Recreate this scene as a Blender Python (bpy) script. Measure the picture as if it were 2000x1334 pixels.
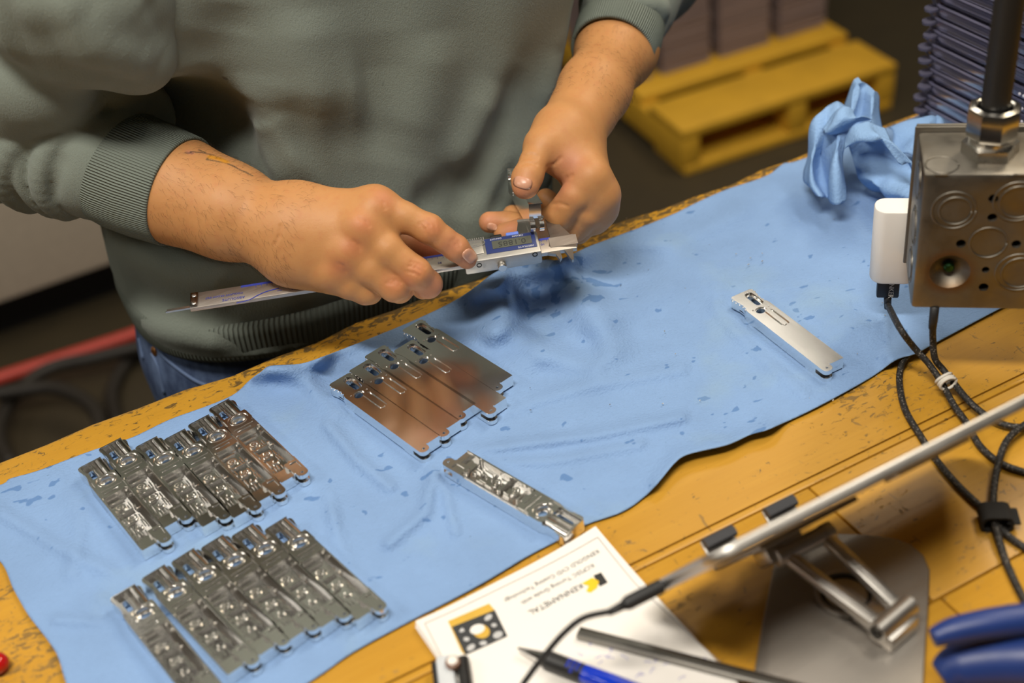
import bpy, bmesh, math, random
import numpy as np
from mathutils import Vector, Matrix
random.seed(7); rng = np.random.default_rng(7)
for o in list(bpy.data.objects): bpy.data.objects.remove(o)
scene = bpy.context.scene; COL = scene.collection
PI = math.pi
# ------------------------------------------------------------------ camera
FPX = 2591.4875; PITCH = 0.64968387; ROLL = -0.12959782; YAW = -0.41361153
TZ = 0.9                                    # table top height
CAM = np.array([0., 0., 1.502])
_c, _s = math.cos(YAW), math.sin(YAW); _Rz = np.array([[_c, -_s, 0], [_s, _c, 0], [0, 0, 1]])
_f = np.array([0, math.cos(PITCH), -math.sin(PITCH)]); _r = np.array([1., 0, 0]); _u = np.cross(_r, _f)
RX = _Rz @ (math.cos(ROLL)*_r + math.sin(ROLL)*_u); UX = _Rz @ (-math.sin(ROLL)*_r + math.cos(ROLL)*_u); WX = _Rz @ _f
def dv(px, py): return WX + (px-1000)/FPX*RX - (py-667)/FPX*UX
def at(px, py, z=TZ): d = dv(px, py); return CAM + d*((z-CAM[2])/d[2])     # photo point -> point on a level plane
def aty(px, py, y): d = dv(px, py); return CAM + d*(y/d[1])               # photo point -> point on an upright plane
def ad(px, py, D): return CAM + dv(px, py)*D                              # photo point -> point at a measured distance
def V(a): return Vector((float(a[0]), float(a[1]), float(a[2])))
cd = bpy.data.cameras.new('camera'); cam = bpy.data.objects.new('camera', cd); COL.objects.link(cam)
cd.sensor_width = 36; cd.lens = FPX*36/2000; cd.clip_start = .02
cam.matrix_world = Matrix(((RX[0], UX[0], -WX[0], CAM[0]), (RX[1], UX[1], -WX[1], CAM[1]), (RX[2], UX[2], -WX[2], CAM[2]), (0, 0, 0, 1)))
cd.dof.use_dof = True; cd.dof.focus_distance = 0.955; cd.dof.aperture_fstop = 4.0
scene.camera = cam
vs = scene.view_settings; vs.view_transform = 'Standard'; vs.look = 'None'; vs.gamma = 1; vs.use_curve_mapping = False
vs.exposure = -.14
scene.cycles.sample_clamp_indirect = 4.0
# ------------------------------------------------------------------ light: dim shop ambience, ceiling lamps and added strip lights
w = bpy.data.worlds.new('world'); scene.world = w; w.use_nodes = True
w.node_tree.nodes['Background'].inputs[0].default_value = (1.0, .84, .64, 1); w.node_tree.nodes['Background'].inputs[1].default_value = .028
def lamp(loc, target, sx, sy, power, col, rot=0):
    ld = bpy.data.lights.new('area_lamp', 'AREA'); ld.shape = 'RECTANGLE'; ld.size = sx; ld.size_y = sy; ld.energy = power; ld.color = col
    o = bpy.data.objects.new('area_lamp', ld); COL.objects.link(o); o.location = loc
    d = Vector(target)-Vector(loc); o.rotation_euler = (d.to_track_quat('-Z', 'Y').to_matrix() @ Matrix.Rotation(rot, 3, 'Z')).to_euler()
    return o
lamp((-.30, .12, 3.0), (.20, .66, .95), 1.0, .22, 54, (1, .93, .82))
lamp((1.25, .45, 2.9), (.40, .62, .9), 1.2, .22, 16, (1, .93, .82))
lamp((1.40, 2.40, 3.0), (.5, .7, .9), 1.0, .40, 7, (1, .92, .79), .5)
lamp((1.66, 3.30, 3.05), (.5, .7, .9), .80, .60, 2.2, (1, .92, .79), .5)
lamp((-1.9, .95, 2.7), (.05, .7, .9), 1.1, .3, 14, (1, .93, .82), .3)
lamp((2.3, 1.2, 3.3), (1.5, 2.2, 0), 1.0, .3, 36, (1, .85, .62))
for x in (-2.6, -1.1, .4):                                             # unseen slim strips, added for glints on the metal handles
    for y in (1.9, 3.3, 4.7): lamp((x, y, 3.3), (x, y, 0), 1.2, .12, 2.6, (1, .93, .82))
# ------------------------------------------------------------------ helpers
def tag(o, label=None, cat=None, group=None, kind=None):
    for k, v in (('label', label), ('category', cat), ('group', group), ('kind', kind)):
        if v: o[k] = v
    return o
def link(name, me, mats=None, parent=None, smooth=None):
    o = bpy.data.objects.new(name, me); COL.objects.link(o)
    if mats is not None:
        for m in (mats if isinstance(mats, (list, tuple)) else [mats]): me.materials.append(m)
    if parent is not None: o.parent = parent; o.matrix_parent_inverse = parent_inv(parent)
    if smooth is not None: shade(me, smooth)
    return o
def mat_of(o):
    m = Matrix.LocRotScale(o.location, o.rotation_euler, o.scale)
    return (mat_of(o.parent) @ o.matrix_parent_inverse @ m) if o.parent else m
def parent_inv(p): return mat_of(p).inverted()                         # children are modelled in world space
def shade(me, ang):
    if ang <= 0: return
    me.shade_smooth()
    if ang < 180: me.set_sharp_from_angle(angle=math.radians(ang))
def thing(name, label, cat, loc=(0, 0, 0), group=None, rot=(0, 0, 0)):
    o = bpy.data.objects.new(name, None); COL.objects.link(o); o.location = V(loc); o.rotation_euler = rot; o.empty_display_size = .02
    return tag(o, label, cat, group)
class MB:                                                              # small mesh builder
    def __init__(s): s.v = []; s.f = []; s.mi = []
    def add(s, vs, fs, mi=0):
        n = len(s.v); s.v += [tuple(map(float, v)) for v in vs]; s.f += [tuple(i+n for i in f) for f in fs]; s.mi += [mi]*len(fs); return s
    def box(s, c, sz, M=None, mi=0, b=0):
        hx, hy, hz = (k/2 for k in sz); M = M or Matrix.Identity(4)
        if b <= 0:
            vs = [(x, y, z) for z in (-hz, hz) for y in (-hy, hy) for x in (-hx, hx)]
            fs = [(0, 2, 3, 1), (4, 5, 7, 6), (0, 1, 5, 4), (2, 6, 7, 3), (0, 4, 6, 2), (1, 3, 7, 5)]
        else:
            bm = bmesh.new(); bmesh.ops.create_cube(bm, size=1); bmesh.ops.scale(bm, vec=(2*hx, 2*hy, 2*hz), verts=bm.verts)
            bmesh.ops.bevel(bm, geom=list(bm.edges), offset=b, segments=2, affect='EDGES', profile=.5)
            bm.verts.index_update(); vs = [tuple(v.co) for v in bm.verts]; fs = [tuple(v.index for v in f.verts) for f in bm.faces]; bm.free()
        return s.add([M @ (Vector(v)+Vector(c)) for v in vs], fs, mi)
    def prism(s, poly, z0, z1, M=None, mi=0):
        n = len(poly); M = M or Matrix.Identity(4)
        a = sum(poly[i][0]*poly[(i+1) % n][1]-poly[(i+1) % n][0]*poly[i][1] for i in range(n))
        if a < 0: poly = poly[::-1]
        vs = [M @ Vector((x, y, z)) for z in (z0, z1) for x, y in poly]
        fs = [tuple(range(n))[::-1], tuple(range(n, 2*n))]+[(i, (i+1) % n, n+(i+1) % n, n+i) for i in range(n)]
        return s.add(vs, fs, mi)
    def lathe(s, prof, M=None, n=24, mi=0, cap=True):                  # prof: (radius, z) up the axis
        M = M or Matrix.Identity(4); vs = []; fs = []; m = len(prof)
        for r, z in prof:
            for k in range(n): a = 2*PI*k/n; vs.append(M @ Vector((r*math.cos(a), r*math.sin(a), z)))
        for j in range(m-1):
            for k in range(n): fs.append((j*n+k, j*n+(k+1) % n, (j+1)*n+(k+1) % n, (j+1)*n+k))
        if cap: fs += [tuple(range(n))[::-1], tuple(range((m-1)*n, m*n))]
        return s.add(vs, fs, mi)
    def tube(s, pts, r, n=10, mi=0, cap=True):
        pts = [Vector(p) for p in pts]; N = len(pts); rr = r if hasattr(r, '__len__') else [r]*N
        vs = []; fs = []; up = None
        for i, p in enumerate(pts):
            t = (pts[min(i+1, N-1)]-pts[max(i-1, 0)]).normalized()
            if up is None: up = t.orthogonal().normalized()
            up = (up-t*up.dot(t)).normalized(); sd = t.cross(up)
            for k in range(n): a = 2*PI*k/n; vs.append(p+(up*math.cos(a)+sd*math.sin(a))*rr[i])
        for j in range(N-1):
            for k in range(n): fs.append((j*n+k, j*n+(k+1) % n, (j+1)*n+(k+1) % n, (j+1)*n+k))
        if cap: fs += [tuple(range(n))[::-1], tuple(range((N-1)*n, N*n))]
        return s.add(vs, fs, mi)
    def mesh(s, name='mesh'):
        me = bpy.data.meshes.new(name); me.from_pydata(s.v, [], s.f); me.polygons.foreach_set('material_index', s.mi); me.update(); return me
    def build(s, name, mats, parent=None, smooth=None): return link(name, s.mesh(name), mats, parent, smooth)
def spline(pts, n=8):                                                  # Catmull-Rom through points
    P = [np.array(p, float) for p in pts]; P = [2*P[0]-P[1]]+P+[2*P[-1]-P[-2]]; out = []
    for i in range(1, len(P)-2):
        for k in range(n):
            t = k/n; a, b, c, d = P[i-1:i+3]
            out.append(.5*((2*b)+(c-a)*t+(2*a-5*b+4*c-d)*t*t+(3*b-a-3*c+d)*t**3))
    out.append(P[-2]); return out
def frame(o, x, z):                                                    # matrix from origin, x axis, approx z axis
    x = V(x).normalized(); z = V(z); z = (z-x*z.dot(x)).normalized(); y = z.cross(x)
    return Matrix(((x[0], y[0], z[0], o[0]), (x[1], y[1], z[1], o[1]), (x[2], y[2], z[2], o[2]), (0, 0, 0, 1)))
def T(x, y, z): return Matrix.Translation((x, y, z))
def stadium(x0, x1, y, r, n=8):
    a, b = x0+r, x1-r
    return [(b+r*math.sin(t), y-r*math.cos(t)) for t in np.linspace(0, PI, n)]+[(a-r*math.sin(t), y+r*math.cos(t)) for t in np.linspace(0, PI, n)]
def rrect(hx, hy, r, n=6):
    out = []
    for cx, cy, a0 in ((hx-r, hy-r, 0), (-hx+r, hy-r, 90), (-hx+r, -hy+r, 180), (hx-r, -hy+r, 270)):
        for k in range(n+1): a = math.radians(a0+90*k/n); out.append((cx+r*math.cos(a), cy+r*math.sin(a)))
    return out
def circ(x, y, r, n=20): return [(x+r*math.cos(2*PI*k/n), y+r*math.sin(2*PI*k/n)) for k in range(n)]
# ------------------------------------------------------------------ node material helper
class NM:
    def __init__(s, name, rough=.5, metal=0, col=(.5, .5, .5), spec=.5):
        s.m = bpy.data.materials.new(name); s.m.use_nodes = True; s.nt = s.m.node_tree; s.b = s.nt.nodes['Principled BSDF']
        s.b.inputs['Base Color'].default_value = (*col, 1); s.b.inputs['Roughness'].default_value = rough; s.b.inputs['Metallic'].default_value = metal
        s.b.inputs['Specular IOR Level'].default_value = spec; s.tc = None
    def n(s, t, ins=None, **kw):
        nd = s.nt.nodes.new(t)
        for k, v in kw.items(): setattr(nd, k, v)
        for k, v in (ins or {}).items():
            if isinstance(v, bpy.types.NodeSocket): s.nt.links.new(v, nd.inputs[k])
            else: nd.inputs[k].default_value = v
        return nd
    def co(s, scale=(1, 1, 1), rot=(0, 0, 0), loc=(0, 0, 0), src='Object'):
        if s.tc is None: s.tc = s.nt.nodes.new('ShaderNodeTexCoord')
        return s.n('ShaderNodeMapping', {'Vector': s.tc.outputs[src], 'Scale': scale, 'Rotation': rot, 'Location': loc}).outputs[0]
    def noise(s, co, scale, detail=4, rough=.55, dist=0): return s.n('ShaderNodeTexNoise', {'Vector': co, 'Scale': scale, 'Detail': detail, 'Roughness': rough, 'Distortion': dist}).outputs[0]
    def ramp(s, fac, stops, interp='LINEAR'):
        r = s.n('ShaderNodeValToRGB', {'Fac': fac}); e = r.color_ramp.elements; r.color_ramp.interpolation = interp
        while len(e) < len(stops): e.new(.5)
        for q, (p, c) in zip(e, stops): q.position = p; q.color = (*c, 1) if hasattr(c, '__len__') else (c, c, c, 1)
        return r.outputs[0]
    def mix(s, fac, a, b, mode='MIX'):
        m = s.n('ShaderNodeMix', data_type='RGBA', blend_type=mode)
        for k, v in ((0, fac), (6, a), (7, b)):
            if isinstance(v, bpy.types.NodeSocket): s.nt.links.new(v, m.inputs[k])
            else: m.inputs[k].default_value = (*v, 1) if hasattr(v, '__len__') else v
        return m.outputs[2]
    def math(s, op, a, b=0.):
        return s.n('ShaderNodeMath', {0: a, 1: b}, operation=op).outputs[0]
    def set(s, k, v): s.nt.links.new(v, s.b.inputs[k]); return s
    def bump(s, h, strength=.3, dist=.001):
        s.nt.links.new(s.n('ShaderNodeBump', {'Height': h, 'Strength': strength, 'Distance': dist}).outputs[0], s.b.inputs['Normal']); return s
def plain(name, col, rough=.5, metal=0, spec=.5, var=.12, scale=60):
    m = NM(name, rough, metal, col, spec); f = m.noise(m.co(), scale, 3)
    m.set('Base Color', m.mix(f, tuple(c*(1-var) for c in col), tuple(min(1, c*(1+var)) for c in col)))
    return m.m
# ================================================================== materials
def wood_mat(name, a, b, dark, wear=1.0):
    m = NM(name, .36); co = m.co(); 
    grain = m.noise(m.co((3, 60, 40)), 4, 6, .6, .3); fine = m.noise(m.co((8, 260, 200)), 3, 4, .6)
    base = m.mix(grain, a, b); base = m.mix(m.math('MULTIPLY', fine, .45), base, tuple(c*.55 for c in a))
    tone = m.noise(m.co((1.2, 5, 1)), 3, 3); base = m.mix(m.ramp(tone, [(.3, 0), (.75, .45)]), base, tuple(c*.62 for c in b))
    fl = m.noise(m.co((34, 70, 30)), 3.6, 6, .66, .8); big = m.noise(co, 6, 3)           # dark dings and flakes
    flm = m.ramp(m.math('ADD', fl, m.math('MULTIPLY', m.math('SUBTRACT', big, .5), .75)), [(.61, 0), (.645, 1)])
    base = m.mix(m.math('MULTIPLY', flm, .72*wear), base, dark)
    sc = m.noise(m.co((45, 9, 20), rot=(0, 0, .5)), 3, 3, .5, 2.); base = m.mix(m.math('MULTIPLY', m.ramp(sc, [(.69, 0), (.72, 1)]), .55), base, dark)
    # worn varnish band along the rim facing the person
    geo = m.n('ShaderNodeNewGeometry'); sep = m.n('ShaderNodeSeparateXYZ', {0: geo.outputs['Position']})
    band = m.math('MULTIPLY', m.ramp(m.math('MULTIPLY', m.math('SUBTRACT', .826, sep.outputs[1]), 12), [(.03, 1), (.45, 0)]),
                  m.ramp(m.math('MULTIPLY', sep.outputs[0], 1.2), [(.10, .35), (.32, 1)]))
    fk = m.noise(m.co((14, 30, 20)), 6, 6, .65, 1.2)
    base = m.mix(m.math('MULTIPLY', m.ramp(m.math('ADD', m.math('MULTIPLY', fk, 1.0), m.math('MULTIPLY', band, .30)), [(.64, 0), (.68, 1)]), .9), base, tuple(c*.8 for c in dark))
    m.set('Base Color', base); m.set('Roughness', m.ramp(m.math('ADD', m.math('MULTIPLY', flm, .5), m.math('MULTIPLY', tone, .4)), [(0, .27), (1, .6)]))
    m.bump(m.math('SUBTRACT', m.math('MULTIPLY', fine, .3), flm), .35, .0006)
    return m.m
WOOD = wood_mat('amber varnished wood', (.66, .355, .043), (.53, .255, .021), (.13, .085, .035))
def cloth_mat(name, col, spots=True):
    m = NM(name, .92, 0, col, .15); co = m.co()
    v = m.noise(co, 22, 4, .6); c = m.mix(v, tuple(k*.86 for k in col), tuple(min(1, k*1.12) for k in col))
    if spots:
        s = m.noise(m.co((1, 1.5, 1)), 62, 2, .5, .3); big = m.noise(co, 5.5, 2)
        pz_ = m.n('ShaderNodeNewGeometry').outputs['Position']
        for q, rr, am in (((1090, 600), .040, .34), ((1230, 742), .022, .15), ((1450, 850), .03, .15), ((1350, 800), .02, .13)):
            ds = m.n('ShaderNodeVectorMath', {0: pz_, 1: tuple(at(*q))}, operation='DISTANCE').outputs['Value']; big = m.math('ADD', big, m.math('MULTIPLY', m.ramp(m.math('DIVIDE', ds, rr*2), [(0, 1), (1, 0)], 'EASE'), am))
        c = m.mix(m.math('MULTIPLY', m.ramp(m.math('ADD', s, m.math('MULTIPLY', big, .45)), [(.925, 0), (.95, 1)]), .6), c, (.055, .15, .37))
        d = m.noise(co, 260, 2, .5); c = m.mix(m.math('MULTIPLY', m.ramp(d, [(.77, 0), (.80, 1)]), .5), c, (.05, .09, .11))
        st = m.noise(co, 9, 4, .6); c = m.mix(m.math('MULTIPLY', m.ramp(st, [(.56, 0), (.72, .3)]), 1.), c, (.30, .42, .44))
    m.set('Base Color', c)
    wv = m.noise(m.co((500, 900, 500), rot=(0, 0, .4)), 1, 2, .6); pz = m.noise(co, 90, 3)
    m.bump(m.math('ADD', wv, m.math('MULTIPLY', m.noise(m.co((1, 1.6, 1), rot=(0, 0, .4)), 300, 2), 1.1)), .7, .0009)
    return m.m
CLOTH = cloth_mat('blue wiping cloth', (.215, .345, .59))
def alu(name, col=(.86, .845, .82), rough=.2, aniso=True, streak=(6, 400, 400)):
    m = NM(name, rough, 1, col); co = m.co(src='Object')
    s = m.noise(m.co(streak), 2, 2, .5); g = m.noise(co, 35, 3, .5)
    m.set('Roughness', m.ramp(m.math('ADD', m.math('MULTIPLY', s, .5), m.math('MULTIPLY', g, .5)), [(.3, rough*.85), (.7, rough*1.2)]))
    return m.m
ALU = alu('machined aluminium', (.92, .905, .88), rough=.17)
STEEL = alu('satin steel', (.62, .60, .57), .28)
BLACKM = plain('black rubber', (.012, .012, .013), .55)
# ================================================================== room
def concrete():
    m = NM('dark sealed concrete', .55); n1 = m.noise(m.co(), 1.6, 5); n2 = m.noise(m.co(), 14, 5)
    c = m.mix(n1, (.026, .020, .010), (.056, .043, .023)); c = m.mix(m.math('MULTIPLY', m.ramp(n2, [(.45, 0), (.7, 1)]), .35), c, (.03, .024, .015))
    m.set('Base Color', c); return m.m
def slab(name, c, s, m): o = MB().box((0, 0, 0), s).build(name, m); o.location = c; o['kind'] = 'structure'; return o
slab('floor', (.6, 2.2, -.05), (8, 8, .1), concrete())
slab('wall_back', (.6, 6.25, 1.8), (8, .1, 3.6), plain('dark wall paint', (.035, .03, .026), .8))
slab('wall_left', (-3.45, 2.2, 1.8), (.1, 8, 3.6), plain('dim wall paint', (.16, .14, .115), .8))
# pale machine cabinet behind the elbow
PALE = plain('pale beige paint', (.50, .43, .345), .55)
q = at(100, 560, .12); cy = float(q[1])
t = thing('machine_cabinet', 'large pale beige cabinet panel standing on the floor behind the elbow', 'cabinet', (-.5, cy+.4, 0))
MB().box((-.55, cy+.4, .12+.55), (2.1, .8, 1.1), b=.012).build('cabinet_body', PALE, t, 40)
MB().box((-.55, cy+.45, .06), (1.9, .7, .12)).build('plinth', BLACKM, t)
MB().box((-.55, cy+.4, 1.24), (2.14, .84, .04), b=.008).build('cabinet_top', PALE, t, 40)
# hoses on the floor
def hose(name, pts, r, m, label, z=None):
    P = spline([at(x, y, z if z is not None else r) for x, y in pts], 10); return tag(MB().tube(P, r, 10).build(name, m, None, 180), label, 'hose')
hose('air_hose', [(-90, 770), (0, 738), (90, 709), (170, 683), (255, 655), (330, 628)], .0135, plain('red hose rubber', (.42, .045, .03), .5), 'red hose running straight across the dark floor behind the worker')
HB = plain('black hose rubber', (.016, .013, .010), .6)
hose('air_hose', [(300, 672), (250, 683), (180, 700), (110, 715), (62, 740), (22, 780), (0, 830), (2, 870), (22, 905)], .0135, HB, 'black hose looping left on the floor just below the red hose', z=.0425)
hose('air_hose', [(-40, 775), (40, 762), (100, 757), (150, 772), (185, 800), (195, 840), (180, 900)], .0135, HB, 'black hose coil curving down the floor beside the table rim at far left', z=.0725)
hose('air_hose', [(275, 690), (250, 705), (226, 745), (219, 780), (230, 830)], .0135, HB, 'short black hose bend on the floor beside the jeans', z=.0135)
# ================================================================== workbench
t = thing('workbench', 'long scarred amber wooden workbench top under the blue cloth', 'workbench', (.4, .45, 0))
def plank(x0, x1, y0, y1, rnd=0, th=.045):
    mb = MB()
    if rnd:                                                            # rounded, battered long edge towards the person
        n = 60; prof = [(y0, 0), (y0, -th)]+[(y1, -th)]+[(y1, -rnd)]+[(y1-rnd+rnd*math.cos(a), -rnd+rnd*math.sin(a)) for a in np.linspace(.2, PI/2, 7)]
        vs = []; 
        for i in range(n+1):
            x = x0+(x1-x0)*i/n; j = .0016*math.sin(x*31)+.0012*math.sin(x*83+1)+.001*math.sin(x*190)
            for k, (y, z) in enumerate(prof): vs.append((x, y+(j+.014-.011*(x+.05) if k >= 2 else 0), TZ+z+(j*.3 if k > 4 and k < 9 else 0)))
        m_ = len(prof); fs = [(i*m_+k, i*m_+(k+1) % m_, (i+1)*m_+(k+1) % m_, (i+1)*m_+k) for i in range(n) for k in range(m_)]
        fs += [tuple(range(m_))[::-1], tuple(range(n*m_, (n+1)*m_))]
        mb.add(vs, fs)
    else: mb.box(((x0+x1)/2, (y0+y1)/2, TZ-th/2), (x1-x0, y1-y0, th), b=.0012)
    return mb.build('plank', WOOD, t, 40)
plank(-.75, 1.35, .4870, .811, .009)
plank(-.75, 1.35, .4805, .4862)
plank(-.75, .4008, .3675, .4795); plank(.4020, 1.35, .3675, .4795)
plank(-.75, .4060, .22, .3662); plank(.4072, 1.35, .22, .3662); plank(-.75, 1.35, .06, .2188)
MB().box((.3, .43, TZ-.05), (2.06, .70, .012)).build('under_panel', plain('dark plywood', (.06, .04, .02), .8), t)
for x in (-.66, 1.26):
    for y in (.14, .72): MB().box((x, y, (TZ-.056)/2), (.08, .08, TZ-.056), b=.004).build('leg', STEEL, t, 40)
# ================================================================== blue cloth
def polyl(pts, n):
    P = np.array(spline(pts, 12)); s = np.r_[0, np.cumsum(np.linalg.norm(np.diff(P, axis=0), axis=1))]
    u = np.linspace(0, s[-1], n); return np.stack([np.interp(u, s, P[:, k]) for k in range(P.shape[1])], 1)
top = [(-330, 1050), (-120, 995), (0, 956), (18, 944), (73, 928), (147, 900), (188, 885), (258, 862), (331, 827), (405, 800), (457, 777), (487, 750), (510, 733), (528, 721), (586, 717), (630, 703), (700, 676), (800, 635), (880, 597), (925, 568), (965, 538), (1010, 520), (1065, 512), (1094, 511), (1150, 486), (1205, 465), (1258, 445), (1317, 421), (1367, 396), (1420, 373), (1472, 356), (1505, 342), (1531, 322), (1560, 316), (1700, 264), (1860, 202)]
bot = [(215, 1480), (400, 1440), (590, 1340), (690, 1273), (800, 1213), (880, 1172), (950, 1134), (1030, 1086), (1095, 1052), (1145, 1024), (1215, 999), (1260, 968), (1290, 936), (1318, 903), (1345, 886), (1420, 868), (1465, 848), (1500, 838), (1560, 812), (1625, 779), (1700, 737), (1752, 702), (1790, 689), (1850, 657), (1940, 609), (2060, 548)]
lef = [(215, 1480), (165, 1400), (133, 1345), (113, 1282), (93, 1250), (76, 1228), (52, 1196), (26, 1150), (0, 1096), (-60, 1058), (-200, 1040), (-330, 1040)]
rig = [(2060, 548), (2020, 440), (1950, 320), (1860, 200)]
NU, NV = 300, 150
tb, bb, lb, rb = polyl(top, NU), polyl(bot, NU), polyl(lef, NV), polyl(rig, NV)
u = np.linspace(0, 1, NU)[:, None, None]; v = np.linspace(0, 1, NV)[None, :, None]
g = (1-v)*bb[:, None]+v*tb[:, None]+(1-u)*lb[None]+u*rb[None]-((1-u)*(1-v)*bb[0]+u*(1-v)*bb[-1]+(1-u)*v*tb[0]+u*v*tb[-1])
def segd(P, pts):                                                      # distance of points to a polyline
    d = np.full(P.shape[:-1], 1e9)
    for a, b in zip(pts[:-1], pts[1:]):
        a = np.array(a, float); b = np.array(b, float); ab = b-a
        tt = np.clip(((P-a)@ab)/(ab@ab), 0, 1); d = np.minimum(d, np.linalg.norm(P-a-tt[..., None]*ab, axis=-1))
    return d
ridges = [  # photo polyline, half width (px), height (m)
    ([(500, 722), (560, 712), (625, 700)], 26, .010), ([(530, 720), (600, 745), (660, 800)], 20, .004), ([(625, 700), (760, 650)], 20, .004),
    ([(930, 565), (985, 530), (1060, 512), (1130, 490)], 34, .013), ([(965, 545), (990, 590), (965, 640)], 34, .011), ([(1085, 525), (1150, 590), (1190, 680)], 40, .007),
    ([(1000, 640), (1060, 690), (1160, 720)], 26, .004), ([(880, 890), (1010, 868), (1160, 850), (1330, 815)], 13, .0032), ([(930, 905), (1080, 900), (1250, 868)], 12, .0022),
    ([(990, 800), (1120, 760), (1330, 720)], 16, .0026), ([(1000, 720), (1150, 640), (1300, 560)], 30, .003), ([(850, 905), (830, 1000), (760, 1060)], 14, .003),
    ([(640, 960), (660, 1060), (700, 1140)], 15, .003), ([(830, 900), (870, 960), (890, 1040)], 10, .002), ([(640, 830), (700, 900), (760, 950)], 14, .003),
    ([(120, 930), (160, 1010), (140, 1120)], 18, .002), ([(0, 1000), (100, 1060), (220, 1120)], 16, .0022), ([(110, 1210), (230, 1215)], 12, .002), ([(200, 1170), (340, 1330)], 12, .003),
    ([(1290, 945), (1330, 895), (1430, 868), (1510, 838)], 22, .0045), ([(1740, 700), (1800, 690)], 18, .005), ([(1180, 480), (1330, 470), (1450, 410)], 22, .003),
    ([(1400, 600), (1480, 690), (1570, 770)], 14, .0016), ([(1240, 450), (1400, 540), (1440, 640)], 26, .002), ([(390, 800), (440, 775), (470, 765)], 16, .004), ([(1600, 600), (1700, 650)], 30, .002)]
h = np.zeros(g.shape[:2])
for pts, wd, hh in ridges: h += 1.5*hh*np.exp(-(segd(g, pts)/wd)**2)
dents = [([(1040, 625), (1090, 650), (1150, 665)], 36, .0045)]
X0 = np.array([at(a, b) for a, b in g.reshape(-1, 2)]).reshape(NU, NV, 3)
for k in range(26):
    a = rng.uniform(0, 2*PI); fr = rng.uniform(14, 75); h += rng.uniform(.3, 1.)*.011/fr*np.sin(fr*(X0[..., 0]*math.cos(a)+X0[..., 1]*math.sin(a))+rng.uniform(0, 6))
flat = [([(205, 925), (320, 1085)], 0), ([(560, 930), (430, 820)], 0), ([(300, 960), (500, 900), (640, 1200), (330, 1200), (300, 960)], 0)]
fl = np.ones_like(h)                                                   # the cloth lies flat under the weight of the parts
for pts, rr in [([(170, 930), (300, 1070), (590, 940), (450, 810), (240, 900), (420, 1000)], 60), ([(250, 1180), (330, 1330), (480, 1300), (720, 1200), (560, 1040), (300, 1140), (500, 1200)], 60),
               ([(680, 750), (830, 870), (970, 770), (820, 650), (740, 720), (880, 800)], 50), ([(880, 890), (1120, 1030)], 40), ([(1450, 590), (1610, 710)], 40)]:
    fl = np.minimum(fl, np.clip((segd(g, pts)-rr*.55)/(rr*.9), 0, 1))
for pts, wd, hh in dents: h -= hh*np.exp(-(segd(g, pts)/wd)**2)
h = np.clip(h, -.0008, .03)*(.12+.88*fl)+.0022
k = (TZ+h-CAM[2])/(TZ-CAM[2]); Xc = CAM+(X0-CAM)*k[..., None]
fs = [(i*NV+j, (i+1)*NV+j, (i+1)*NV+j+1, i*NV+j+1) for i in range(NU-1) for j in range(NV-1)]
me = bpy.data.meshes.new('cloth'); me.from_pydata(Xc.reshape(-1, 3).tolist(), [], fs); me.update()
o = link('wiping_cloth', me, CLOTH, None, 180); md = o.modifiers.new('thickness', 'SOLIDIFY'); md.thickness = .0007; md.offset = -1
tag(o, 'large flat blue wiping cloth spread over the workbench under the metal handles', 'cloth')
CLZ = TZ+.0026                                                          # where a flat part rests on the cloth
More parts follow.
